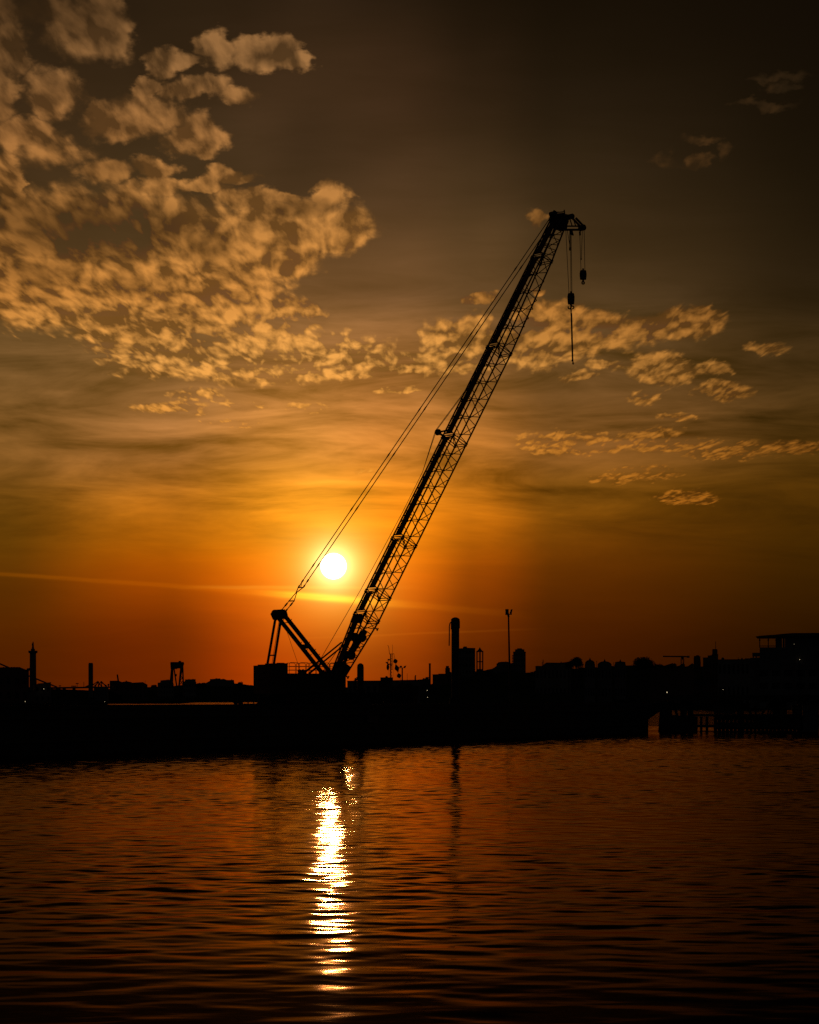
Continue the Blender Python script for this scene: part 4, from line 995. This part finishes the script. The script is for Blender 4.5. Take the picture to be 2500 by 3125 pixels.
mb = MB(); mb.box(X(535), X(539.5), -1.5, 1.5, Zg(2064), Zg(2057)); mb.build('stair_cabin', M['steel'], gn)

# --- quay sheds and works between the crane and the right bank
o, X, Z, mm = block('quay_shed', 900, [(1060,2079),(1160,2078.5),(1225,2077),(1282,2076)], 40, M['plaster'], 'long low quay shed with a flat roof right of the crane cab', win=(12,1))
o, X, Z, mm = block('power_plant', 1450, [(1278,2075),(1290,2074),(1292,2070),(1298,2072),(1300,2067.5),(1308,2067),(1309,2073)], 30, M['brick'], 'jagged low plant roofs below the thin chimney', win=(4,1))
def stack(px0, px1, y0, y1, Y, lab, cut=0):
    k = pxm(Y); c = (px0+px1)/2; o = thing('chimney', (gx(c,Y), Y, 2.0), lab, 'chimney', 'chimneys on the right bank'); r = (px1-px0)/2*k
    h = CAMZ+(HZ-y0)*k-2; mb = MB(); mb.lathe((0,0,0), [(r*1.05,0),(r,h-.6),(r,h)], 14); mb.build('shaft', M['brick'], o)
    mb = MB()
    if cut: mb.bar((0,0,h),(r*.9,0,h+cut*k), r*.95, 10, r*.6)
    else: mb.lathe((0,0,h-.6), [(r*1.12,0),(r*1.12,.62)], 14)
    mb.build('chimney_top', M['brick'], o)
stack(1309, 1315, 2024.5, 2075, 1480, 'thin straight chimney between the signal mast and the tall spud pile')
stack(1265.3, 1269.7, 2064, 2078, 1000, 'short stubby chimney with a bent top on the quay shed', 3.5)
o, X, Z, mm = block('office_building', 1500, [(1320.5,2059),(1338,2058.5),(1339,2057),(1359,2057),(1359.5,2050),(1373,2050),(1380,2054),(1404,2056)], 30, M['brick'], 'square-topped building with a roof tower left of the tall spud pile', win=(6,3))
child_box(o, 'roof_tower', X(1359), X(1373.5), 4, 10, Z(2050), Z(2038), M['brick']); child_box(o, 'roof_tower_cap', X(1361), X(1370.5), 4.5, 9.5, Z(2038)+.004, Z(2032), M['roof'])
o, X, Z, mm = block('high_rise', 1520, [(1399,1980),(1413,1979),(1414,1976),(1416,1974),(1424,1974),(1426,1978),(1450,1978.5),(1450.5,1981)], 22, M['concrete'], 'square high-rise block just right of the tall spud pile', win=(5,8))
# open-topped bell tower
YT = 1540; k = pxm(YT); bt = thing('bell_tower', (gx(1464.5,YT), YT, 2.0), 'open-framed bell tower with a pointed cap right of the high-rise', 'tower')
X = lambda px: (px-1464.5)*k; Zt = lambda py: CAMZ+(HZ-py)*k-2
mb = MB(); sq(mb, 10.4*k, 10.4*k, 0, Zt(2042)); mb.build('base', M['brick'], bt)
for x in (1456, 1463.5, 1466.5, 1473.5):
    for y in (-9, 9):
        mb = MB(); w = 1.7*k if x in (1456, 1473.5) else 1.0*k; mb.box(X(x)-w, X(x)+w, y*k-w, y*k+w, Zt(2042)+.004, Zt(1990)); mb.build('post', M['stone'], bt)
mb = MB(); mb.box(X(1454.5), X(1475), -10*k, 10*k, Zt(2021), Zt(2018)); mb.build('gallery', M['stone'], bt)
mb = MB(); mb.box(X(1454), X(1475.3), -10.4*k, 10.4*k, Zt(1990)+.004, Zt(1986.5)); 
w = 8*k; mb.hexa([(-w,-w,Zt(1986.5)+.004),(w,-w,Zt(1986.5)+.004),(w,w,Zt(1986.5)+.004),(-w,w,Zt(1986.5)+.004),(-2*k,-2*k,Zt(1979)),(2*k,-2*k,Zt(1979)),(2*k,2*k,Zt(1979)),(-2*k,2*k,Zt(1979))]); sq(mb, 2.3*k, 1.5*k, Zt(1979)+.004, Zt(1976)); mb.build('roof', M['roof'], bt)
# rounded hall on the hill and the balcony tower
o, X, Z, mm = block('hill_hall', 1510, [(1504,2041),(1512,2036),(1515.5,2033),(1516,2027),(1522,2022),(1530,2020.5),(1550,2020.5),(1556,2024),(1568,2026)], 26, M['plaster'], 'broad hall with a rounded roof left of the balcony tower', win=(6,2))
for a in (1541,): child_box(o, 'roof_vent', X(a), X(a+5), 6, 10, Z(2020.5), Z(2018.5), M['roof'])
o, X, Z, mm = block('apartment_tower', 1500, [(1566.5,1990),(1572,1989),(1572.5,1983),(1579,1982),(1579.5,1979.5),(1592,1979.5),(1593,1982),(1600,1983),(1600.5,1988),(1604.5,1991)], 20, M['concrete'], 'rounded-top apartment tower with small balconies down one side', win=(5,9))
for kx in range(6):
    yb = 1999+kx*4.7; mb = MB(); mb.box(X(1562.8), X(1566.45), .5, 6, Z(yb+2.6), Z(yb)); mb.build('balcony', M['concrete'], o)
# hilltop buildings
o, X, Z, mm = block('hill_house', 1420, [(1634.5,2034),(1640,2033),(1655,2033.5),(1662,2027),(1668,2023),(1712,2023.5),(1726,2022),(1742,2021)], 22, M['plaster'], 'long flat-roofed hill house with a roof aerial', win=(9,2))
mb = MB(); mb.bar((X(1657.5),5,Z(2033.5)),(X(1657.5),5,Z(2012.5)),.16,6); mb.bar((X(1655),5,Z(2020)),(X(1660),5,Z(2020)),.12,5); mb.bar((X(1654.8),5,Z(2034)),(X(1654.8),5,Z(2021)),.12,5); mb.build('aerial', M['steel'], o)
for a in (1711,): child_box(o, 'chimney', X(a), X(a+3), 5, 8, Z(2023.5), Z(2019), M['brick'])
def villa(px0, px1, ytop, yeave, Y, lab, fin=True, flat=False):
    c = (px0+px1)/2; w = px1-px0
    poly = [(c-w/2*math.cos(math.pi*i/12), yeave-(yeave-ytop)*math.sin(math.pi*i/12)**.85) for i in range(13)]
    if flat: poly = [(px0, yeave), (px0+w*.06, ytop+1.5), (px0+w*.3, ytop), (px1-w*.3, ytop), (px1-w*.06, ytop+1.5), (px1, yeave)]
    o, X, Z, mm = block('domed_villa', Y, poly, 12, M['plaster'], lab, 'house', 'roofs along the hilltop', win=(4,2))
    if fin: mb = MB(); mb.lathe((X(c),6,Z(ytop)-.05), [(.5,0),(.45,.5),(.22,.9),(.08,1.4)], 8); mb.build('finial', M['roof'], o)
villa(1785, 1816, 2015, 2031, 1380, 'narrower domed roof with a finial, left of the two domed villas')
villa(1824, 1867, 2019, 2034, 1390, 'wider domed roof with a finial, right of the two domed villas')
villa(1876, 1910, 2020, 2033, 1400, 'flat-topped villa roof between the domed roofs and the big round tree', True, True)
for px, y0, lab in ((1821.5,2019,'thin pole between the two domed villas'),(1873.5,2023,'thin short pole left of the flat-topped villa')):
    o = thing('roof_pole', (gx(px,1370), 1370, 2.0), lab, 'pole'); h = CAMZ+(HZ-y0)*pxm(1370)-2; mb = MB(); mb.bar((0,0,0),(0,0,h),.10,6); mb.ball((0,0,h),.2,8); mb.build('post', M['steel'], o)
# saw-tooth works with glazed slopes
YW = 1180; k = pxm(YW); sw = thing('sawtooth_works', (gx(2060,YW), YW, 2.0), 'low works with a row of saw-tooth roof lights right of the round tree', 'factory', None, -.11)
X = lambda px: (px-2060)*k; Zs = lambda py: CAMZ+(HZ-py)*k-2
mb = MB(); mb.box(X(1985), X(2120), 0, 40, -.4, Zs(2040)); mb.build('wall', M['brick'], sw)
for a in (2006, 2036, 2062, 2092):
    w = 48 if a == 2006 else 24 if a < 2090 else 22
    mb = MB(); mb.prism([(X(a),.4,Zs(2040)+.004),(X(a+w),.4,Zs(2040)+.004),(X(a+w),.4,Zs(2024.5))], (0,38,0)); rf_ = mb.build('saw_tooth', M['roof'], sw)
    mb = MB(); mb.prism([(X(a+1),1,Zs(2039.6)+.12),(X(a+w-1),1,Zs(2025)+.12),(X(a+w-1),1,Zs(2025)+.2),(X(a+1),1,Zs(2039.6)+.2)], (0,36,0)); mb.build('glazing', M['shinyroof'], rf_)
# tower crane beyond
YK = 1700; k = pxm(YK); tk = thing('tower_crane', (gx(2083,YK), YK, 2.0), 'small tower crane with a level jib above the saw-tooth works', 'tower crane')
X = lambda px: (px-2083)*k; Zk = lambda py: CAMZ+(HZ-py)*k-2
mb = MB()
for dx in (-.8, .8):
    for dy in (-.8, .8): mb.bar((dx,dy,0),(dx,dy,Zk(2010)),.16,5)
n = 18; hz = Zk(2010)/n
for i in range(n):
    for s in (-1, 1): mb.bar((-.8*s,-.8,i*hz),(.8*s,-.8,(i+1)*hz),.08,4); mb.bar((-.8*s,.8,i*hz),(.8*s,.8,(i+1)*hz),.08,4)
mb.build('mast', M['steel'], tk)
mb = MB(); mb.beam((X(2023),0,Zk(2003.2)),(X(2103),0,Zk(2004.2)),.9,.75,(0,1,0)); mb.beam((X(2023),0,Zk(2002)),(X(2090),0,Zk(2002.2)),.3,.2,(0,1,0)); mb.build('jib', M['steel'], tk)
mb = MB(); mb.prism([(X(2078),-1,Zk(2003)),(X(2088),-1,Zk(2003)),(X(2086),-1,Zk(2012)),(X(2080),-1,Zk(2012))], (0,2,0)); mb.build('cab', M['steel'], tk)
mb = MB(); mb.box(X(2097), X(2104.5), -1, 1, Zk(2007.5), Zk(2001.5)); mb.build('counterweight', M['concrete'], tk)
# blocks on the right bank
o, X, Z, mm = block('stepped_block', 1150, [(2117.5,2007),(2119,2003.5),(2125,2003),(2126,2001),(2132,2001),(2133,2003),(2136.5,2004.5),(2137,2010),(2138,2022)], 14, M['brick'], 'small square block with a rounded roof box right of the saw-tooth works', win=(3,3))
o, X, Z, mm = block('tower_house', 1140, [(2146,2008),(2160,2007.5),(2161,2002),(2173,2000.5),(2173.5,1998),(2190.5,1998),(2191,2014)], 18, M['brick'], 'stepped building with a square roof tower and thin aerial', win=(5,3))
child_box(o, 'roof_tower', X(2174), X(2189.5), 2, 8, Z(1998), Z(1982), M['brick']); child_box(o, 'roof_tower_cap', X(2175), X(2188), 2.4, 7.6, Z(1982)+.004, Z(1980.5), M['roof'])
mb = MB(); mb.bar((X(2184),5,Z(1981)),(X(2184),5,Z(1957)),.10,6); mb.build('aerial', M['steel'], o)
o, X, Z, mm = block('long_shed', 1120, [(2191,2014),(2202,2013.5),(2272,2013),(2284,2012),(2296,2009),(2330,2007)], 30, M['plaster'], 'long low roofed shed left of the terrace building', win=(10,2))
for a, b, h, s in ((2200,2211,2005.5,2),(2213,2218,2011.5,0),(2252,2256,2010,0),(2260,2268,2006.5,2),(2273,2288,2008.5,0)):
    mb = MB(); q = [(X(a),6,Z(2014)),(X(b),6,Z(2014)),(X(b-s),6,Z(h+s)),(X(b-s*2),6,Z(h)),(X(a+s*2),6,Z(h)),(X(a+s),6,Z(h+s))]
    mb.prism(q, (0,4,0)); mb.build('roof_box', M['roof'], o)
mb = MB(); mb.bar((X(2252.5),8,Z(2012)),(X(2252.5),8,Z(2004)),.06,5); mb.build('aerial', M['steel'], o)
# the terrace building: roof on posts over an open terrace
YR = 720; k = pxm(YR); tb = thing('terrace_building', (gx(2400,YR), YR, 2.0), 'large dark waterside building with a roofed open terrace on its top floor', 'building', None, -.14)
X = lambda px: (px-2400)*k; Zr = lambda py: CAMZ+(HZ-py)*k-2
mb = MB(); mb.prism([(X(2319.5),0,-.5),(X(2700),0,-.5),(X(2700),0,Zr(1976)),(X(2319.5),0,Zr(1976))][::-1], (0,22,0)); wl = mb.build('wall', M['concrete'], tb)
mb = MB(); mb.box(X(2369), X(2383), .5, 21, Zr(1976)+.004, Zr(1944)); mb.box(X(2396), X(2699), .5, 21, Zr(1976)+.004, Zr(1942)); mb.build('top_floor', M['concrete'], tb)
for a, b in ((2384,2387),(2389,2395)): 
    mb = MB(); mb.box(X(a), X(b), .6, .68, Zr(1976)+.01, Zr(1944)); mb.build('window', M['glass'], tb)
mb = MB(); mb.prism([(X(2307),-1.5,Zr(1943)),(X(2370),-1.5,Zr(1943)),(X(2700),-1.5,Zr(1941)),(X(2700),-1.5,Zr(1932)),(X(2420),-1.5,Zr(1932.5)),(X(2390),-1.5,Zr(1934.5)),(X(2364),-1.5,Zr(1937.5)),(X(2345),-1.5,Zr(1938.5)),(X(2320),-1.5,Zr(1940.5))][::-1], (0,25,0)); rf_ = mb.build('roof', M['roof'], tb)
mb = MB(); mb.box(X(2475), X(2485), 6, 10, Zr(1932)+.004, Zr(1930)); mb.box(X(2497), X(2520), 6, 10, Zr(1932)+.004, Zr(1930.5)); mb.build('roof_vent', M['roof'], rf_)
for px in (2319.5, 2345.5, 2369):
    mb = MB(); mb.box(X(px)-.11, X(px)+.11, .3, .52, Zr(1976)+.004, Zr(1943)-.004); mb.box(X(px)-.2, X(px)+.2, .22, .6, Zr(1955.5), Zr(1951.5)); mb.build('terrace_post', M['steel'], tb)
mb = MB()
for i in range(26): x = X(2319)+(X(2370)-X(2319))*i/25; mb.bar((x,.25,Zr(1976)),(x,.25,Zr(1970.5)),.03,5)
mb.bar((X(2319),.25,Zr(1970.5)),(X(2370),.25,Zr(1970.5)),.05,6); mb.build('terrace_railing', M['steel'], tb)
mb = MB(); mb.box(X(2296.5), X(2319.2), 2, 14, Zr(2001), Zr(1991.5)); mb.build('balcony_box', M['concrete'], tb)
mb = MB(); mb.box(X(2290), X(2319.2), 2, 14, -.4, Zr(2007)); mb.build('side_wing', M['concrete'], tb)
for px in (2299, 2308): 
    mb = MB(); mb.box(X(px)-.15, X(px)+.15, 3, 3.3, Zr(2007)+.004, Zr(2001)-.004); mb.build('balcony_prop', M['steel'], tb)
first = None
for i in range(6):
    for j in range(3):
        if first is None: mb = MB(); mb.box(-1.0, 1.0, -.08, -.004, 0, 1.5); first = c_ = mb.build('window', M['glass'], tb)
        else: c_ = first.copy(); COL.objects.link(c_); c_.parent = tb
        c_.location = (X(2332)+i*3.0, 0, 1.2+j*3.2)

# ------------------------------------------------------------------ poles
def flood_mast(px0, px1, ytop, Y, lab, big):
    k = pxm(Y); base = at(px1, HZ, Y); o = thing('floodlight_mast', (base.x, Y, 2.0), lab, 'floodlight mast', 'floodlight masts'); X = lambda px: (px-px1)*k; Z = lambda py: CAMZ+(HZ-py)*k-2
    mb = MB(); mb.bar((0,0,-2),(X(px0),0,Z(ytop)), 3.6*k if big else 2.0*k, 10, 2.3*k if big else 2.0*k); mb.build('pole', M['steel'], o)
    if big:
        mb = MB(); mb.beam((X(1542.5),0,Z(1875.5)),(X(1562.5),0,Z(1874.5)),.4,3*k,(0,1,0)); mb.bar((X(1551),0,Z(1876)),(X(1553),0,Z(1884)),3.4*k,8); mb.build('cross_arm', M['steel'], o)
        mb = MB(); mb.box(X(1542.5), X(1552.5), -.3, .3, Z(1873.5), Z(1859)); mb.build('floodlight', M['steel'], o)
        mb = MB(); mb.prism([(X(1556),-.25,Z(1868)),(X(1559),-.25,Z(1860)),(X(1564.5),-.25,Z(1859)),(X(1561.5),-.25,Z(1874)),(X(1557),-.25,Z(1874))], (0,.5,0)); mb.build('floodlight', M['steel'], o)
    else:
        mb = MB(); mb.beam((X(1217),0,Z(2038.5)),(X(1238),0,Z(2038)),.3,1.5*k,(0,1,0)); mb.build('cross_arm', M['steel'], o)
        mb = MB(); mb.box(X(1220), X(1227), -.2, .2, Z(2037), Z(2032)); mb.build('floodlight', M['steel'], o)
        mb = MB(); mb.prism([(X(1231.5),-.2,Z(2037.5)),(X(1233.5),-.2,Z(2033)),(X(1240.5),-.2,Z(2031)),(X(1238),-.2,Z(2036.5)),(X(1236),-.2,Z(2038.5))], (0,.4,0)); mb.build('floodlight', M['steel'], o)
flood_mast(1552, 1559, 1872, 420, 'tall leaning floodlight mast with two lamps on its head', True)
flood_mast(1227.8, 1228.3, 2038, 420, 'short T-shaped floodlight mast beside the day signals', False)
o = thing('whip_aerial', (gx(1243.5,880), 880, 2.0), 'hair-thin aerial right of the short floodlight mast', 'aerial'); mb = MB(); mb.bar((0,0,0),(-.05,0,(HZ-2055)*pxm(880)+2),.045,5); mb.build('rod', M['steel'], o)

# ------------------------------------------------------------------ trees
def tree(name, px, yt, yb, wpx, Y, lab, n, cat='tree', group=None, shape='round', seed=1, leaf=None):
    rr = random.Random(seed); k = pxm(Y); ground = 2.0
    zb_ = CAMZ+(HZ-yb)*k; zt_ = CAMZ+(HZ-yt)*k; a = wpx/2*k; h = (zt_-zb_)
    o = thing(name, (gx(px,Y), Y, ground), lab, cat, group)
    mb = MB(); mb.bar((0,0,-.5),(0,0,zb_-ground+h*.4), .05*h+.12, 8, .03*h+.06)
    for i in range(5):
        t = rr.uniform(0, 6.28); mb.bar((0,0,zb_-ground+h*.1*i),(a*.6*math.cos(t),a*.6*math.sin(t),zb_-ground+h*(.3+.1*i)),.02*h+.05,6,.01*h+.02)
    mb.build('trunk', M['bark'], o)
    cr = MB(); L_ = (leaf or max(.45, 2.0*k))*1.35
    lumps = [(rr.uniform(-.6,.6), rr.uniform(-.6,.6), rr.uniform(.25,.7), rr.uniform(.28,.5)) for _ in range(12)]+[(0,0,.45,.5),(-.45,0,.3,.5),(.45,0,.32,.5),(0,0,.68,.36)]
    for i in range(int(n*1.5)):
        lx, ly, lz, lr = rr.choice(lumps)
        d = Vector((rr.gauss(0,1), rr.gauss(0,1), rr.gauss(0,1))).normalized()*lr*rr.uniform(.25,1.0)
        p = Vector((lx+d.x, ly+d.y, lz+d.z*.8)); e = Vector((p.x, p.y, max(0, (p.z-.3)/.72)))
        if shape == 'round' and e.length > 1.0: p = Vector((p.x/e.length, p.y/e.length, .3+(p.z-.3)/e.length))
        p.z = min(max(p.z, .0), 1.0)
        P_ = Vector((p.x*a, p.y*a, zb_-ground+p.z*h)); u = Vector((rr.gauss(0,1),rr.gauss(0,1),rr.gauss(0,1))).normalized(); w = u.cross(Vector((rr.gauss(0,1),rr.gauss(0,1),rr.gauss(0,1)))).normalized(); s = L_*rr.uniform(.5,1.1)
        cr.add([P_-u*s*.5, P_+w*s*.32, P_+u*s*.5, P_-w*s*.32], [(0,1,2,3)])
    cr.build('crown', M['leaf'], o)
    return o
tg = 'trees along the skyline'
tree('broadleaf_tree', 1758, 2005, 2040, 48, 1360, 'round broad tree on the hilltop between the flat-roofed house and the domed villas', 2600, group=tg, seed=2)
tree('broadleaf_tree', 1736, 2016, 2042, 26, 1365, 'smaller round tree merging with the broad hilltop tree', 1200, group=tg, seed=3)
tree('broadleaf_tree', 1967, 2003, 2045, 82, 1300, 'largest round tree, standing left of the saw-tooth works', 4500, group=tg, seed=4)
tree('broadleaf_tree', 2010, 2024, 2048, 70, 1310, 'low spreading tree in front of the saw-tooth roofs', 1700, group=tg, seed=14)
tree('broadleaf_tree', 733, 2080, 2100, 20, 3450, 'small far tree with a peaked top left of the counterweight', 700, group=tg, seed=5, leaf=1.4)
tree('broadleaf_tree', 760, 2090, 2102, 46, 3440, 'low wide far tree touching the counterweight', 900, group=tg, seed=6, leaf=1.4)
tree('broadleaf_tree', 608, 2083, 2100, 20, 3450, 'small far round tree right of the square apartment block', 600, group=tg, seed=7, leaf=1.4)
tree('broadleaf_tree', 622, 2082.5, 2100, 14, 3452, 'smallest far tree, left of the long terrace', 450, group=tg, seed=8, leaf=1.4)
tree('broadleaf_tree', 471, 2090, 2102, 22, 3440, 'low far tree between the stepped hall and the apartment block', 500, group=tg, seed=9, leaf=1.4)
for i, (px, yt, w_) in enumerate(((1612,2052,14),(1624,2049,14),(1634,2045,14),(1490,2042,30))):
    tree('hill_bush', px, yt, 2066, w_, 1460, ['lowest bush right of the balcony tower','middle bush on the slope right of the balcony tower','highest bush below the flat-roofed hill house','wide bush right of the bell tower'][i], 700, 'bush', 'bushes on the slope', seed=20+i)

# ------------------------------------------------------------------ timber pier on the right
YP = 352.0; k = pxm(YP); pier = thing('timber_pier', (gx(2230,YP), YP, 0), 'dark timber pier on raking piles with a slatted fender wall, right of the barge', 'pier', None, -.12)
X = lambda px: (px-2230)*k; Z = lambda py: CAMZ+(HZ-py)*k
mb = MB(); mb.box(X(2046), X(2620), -1.5, 14, Z(2137.5), Z(2121)); mb.build('pier_deck', M['wood'], pier)
mb = MB(); 
for px in range(2050, 2610, 26): mb.box(X(px), X(px)+.16, -1.7, -1.502, Z(2128), Z(2121)+.0)
mb.build('deck_kerb', M['wood'], pier)
def rake(a, b, w, y=0.0, m='wood'):
    mb = MB(); mb.beam((X(a[0]),y,Z(a[1])),(X(b[0]),y,Z(b[1])),w*k,w*k*.9,(0,1,0)); mb.build('raking_pile', M[m], pier)
rake((2030,2138),(2021,2262),28,-.3); rake((2042,2138),(2036,2262),22,1.5); rake((2051,2138),(2070,2196),9,2.2); rake((2038,2138),(2052,2196),7,1)
rake((2088,2138),(2086,2262),22,-.2); rake((2104,2138),(2116,2262),20,.5)
rake((2253.5,2138),(2262,2262),15,.2); rake((2262,2138),(2266,2262),14,1.6); rake((2279,2138),(2292,2184),10,.5)
rake((2304,2153),(2306,2184),7,2.5)
mb = MB(); mb.box(X(2064), X(2120), -.8, 2.6, -1, Z(2184)); mb.box(X(2024), X(2066), -.7, 2.4, -1, Z(2182.5)); mb.build('pile_cluster_wall', M['wood'], pier)
mb = MB(); mb.box(X(2180), X(2244.5), 1, 5, Z(2179), Z(2137.5)-.004); mb.build('plant_room', M['concrete'], pier)
mb = MB(); mb.box(X(2116), X(2447), -.6, -.15, Z(2186.5), Z(2179.2)); mb.box(X(2116), X(2447), -.6, -.15, Z(2220), Z(2212)); mb.build('fender_wale', M['wood'], pier)
mb = MB(); mb.box(X(2116), X(2447), -.62, -.12, -.4, Z(2230)); mb.build('lower_wale', M['wood'], pier)
mb = MB()
edges = [2116,2122.5,2130,2137,2145,2154,2162.5,2171]
for a, b in zip(edges[1::2], edges[2::2]): mb.box(X(a), X(b), -.10, .2, -.4, Z(2187))
mb.box(X(2112), X(2122.3), -.10, .2, -.4, Z(2187))
px = 2179
while px < 2446:
    mb.box(X(px), X(px+10.2), -.10, .2, -.4, Z(2187)); px += 12.0
mb.build('fender_post_row', M['wood'], pier)
mb = MB(); mb.box(X(2179), X(2446), .25, .6, Z(2197), Z(2186)); mb.box(X(2179), X(2446), .25, .6, Z(2226), Z(2204.5)); mb.box(X(2300), X(2446), .7, 1.0, Z(2225), Z(2186)); mb.build('back_boarding', M['wood'], pier)
mb = MB()
for s in (0, 8): mb.bar((X(2342+s*1.2),.0+s*.1,Z(2179)),(X(2354+s*.6),.0+s*.1,Z(2142)),.09,6)
for i in range(7): f = i/6; mb.bar((X(2342+12*f),0,Z(2179-37*f)),(X(2351+8*f),.8,Z(2179-37*f)),.06,5)
mb.build('ladder', M['steel'], pier)
mb = MB(); mb.beam((X(2354),.4,Z(2139)),(X(2325),.4,Z(2180)),.3,6*k,(0,1,0)); mb.build('brace', M['wood'], pier)
mb = MB(); mb.box(X(2356), X(2401), .5, 3, Z(2184), Z(2137.5)-.004); mb.build('stair_housing', M['wood'], pier)
mb = MB(); mb.box(X(2416), X(2435), .5, 2, Z(2184), Z(2153)); mb.box(X(2418), X(2419.5), .5, .8, Z(2153), Z(2150)); mb.build('locker', M['wood'], pier)
mb = MB(); mb.box(X(2433), X(2447), .4, 3, -1, Z(2137.5)-.004); mb.box(X(2449), X(2496), -.4, 3, -1, Z(2137.5)-.004); mb.box(X(2499), X(2600), -.4, 3, -1, Z(2137.5)-.004); mb.build('pier_abutment', M['concrete'], pier)
# a dark mooring dolphin seen between the barge and the pier
# small lit lamps on quay and pier
def quay_lamp(px, py, Y, lab, r, foot):
    r *= 1.0 if px == 2036 else .72
    k = pxm(Y); o = thing('quay_lamp', (gx(px,Y), Y, foot), lab, 'lamp', 'lit lamps along the banks'); h = CAMZ+(HZ-py)*k-foot
    mb = MB(); mb.bar((0,.1,0),(0,.1,max(h,.3)), .05+r*.12, 6); mb.build('post', M['steel'], o)
    mb = MB(); mb.ball((0,-r*.9,h), r, 10); mb.build('lit_bulb', M['lamp'], o)
quay_lamp(2036, 2113, 350, 'brightest lit lamp on the pier above the end of the barge', .060, 4.6)
quay_lamp(2207, 2104.5, 350, 'small lit lamp further along the pier deck', .040, 4.6)
quay_lamp(2441, 2013, 719, 'lit lamp on the wall of the terrace building', .10, 2.0)
quay_lamp(2424, 1966, 719, 'tiny lit lamp high on the terrace building', .055, 2.0)
quay_lamp(77, 2141, 1062, 'lit lamp on the left quay below the column', .16, 1.9)
quay_lamp(134, 2102.5, 1198, 'lit lamp on the low building right of the column', .17, 2.0)
quay_lamp(320, 2141.5, 1240, 'lit lamp at the right tip of the left quay', .12, 1.9)
quay_lamp(493, 2141, 3310, 'left one of two far lamps below the gantry crane', .32, 2.5)
quay_lamp(506, 2142, 3310, 'right one of two far lamps below the gantry crane', .32, 2.5)
quay_lamp(1304, 2107, 900, 'warm lit lamp on the works right of the quay shed', .13, 2.0)
quay_lamp(1305, 2128, 640, 'lower lit lamp in front of the works left of the tall spud pile', .08, 0.0)
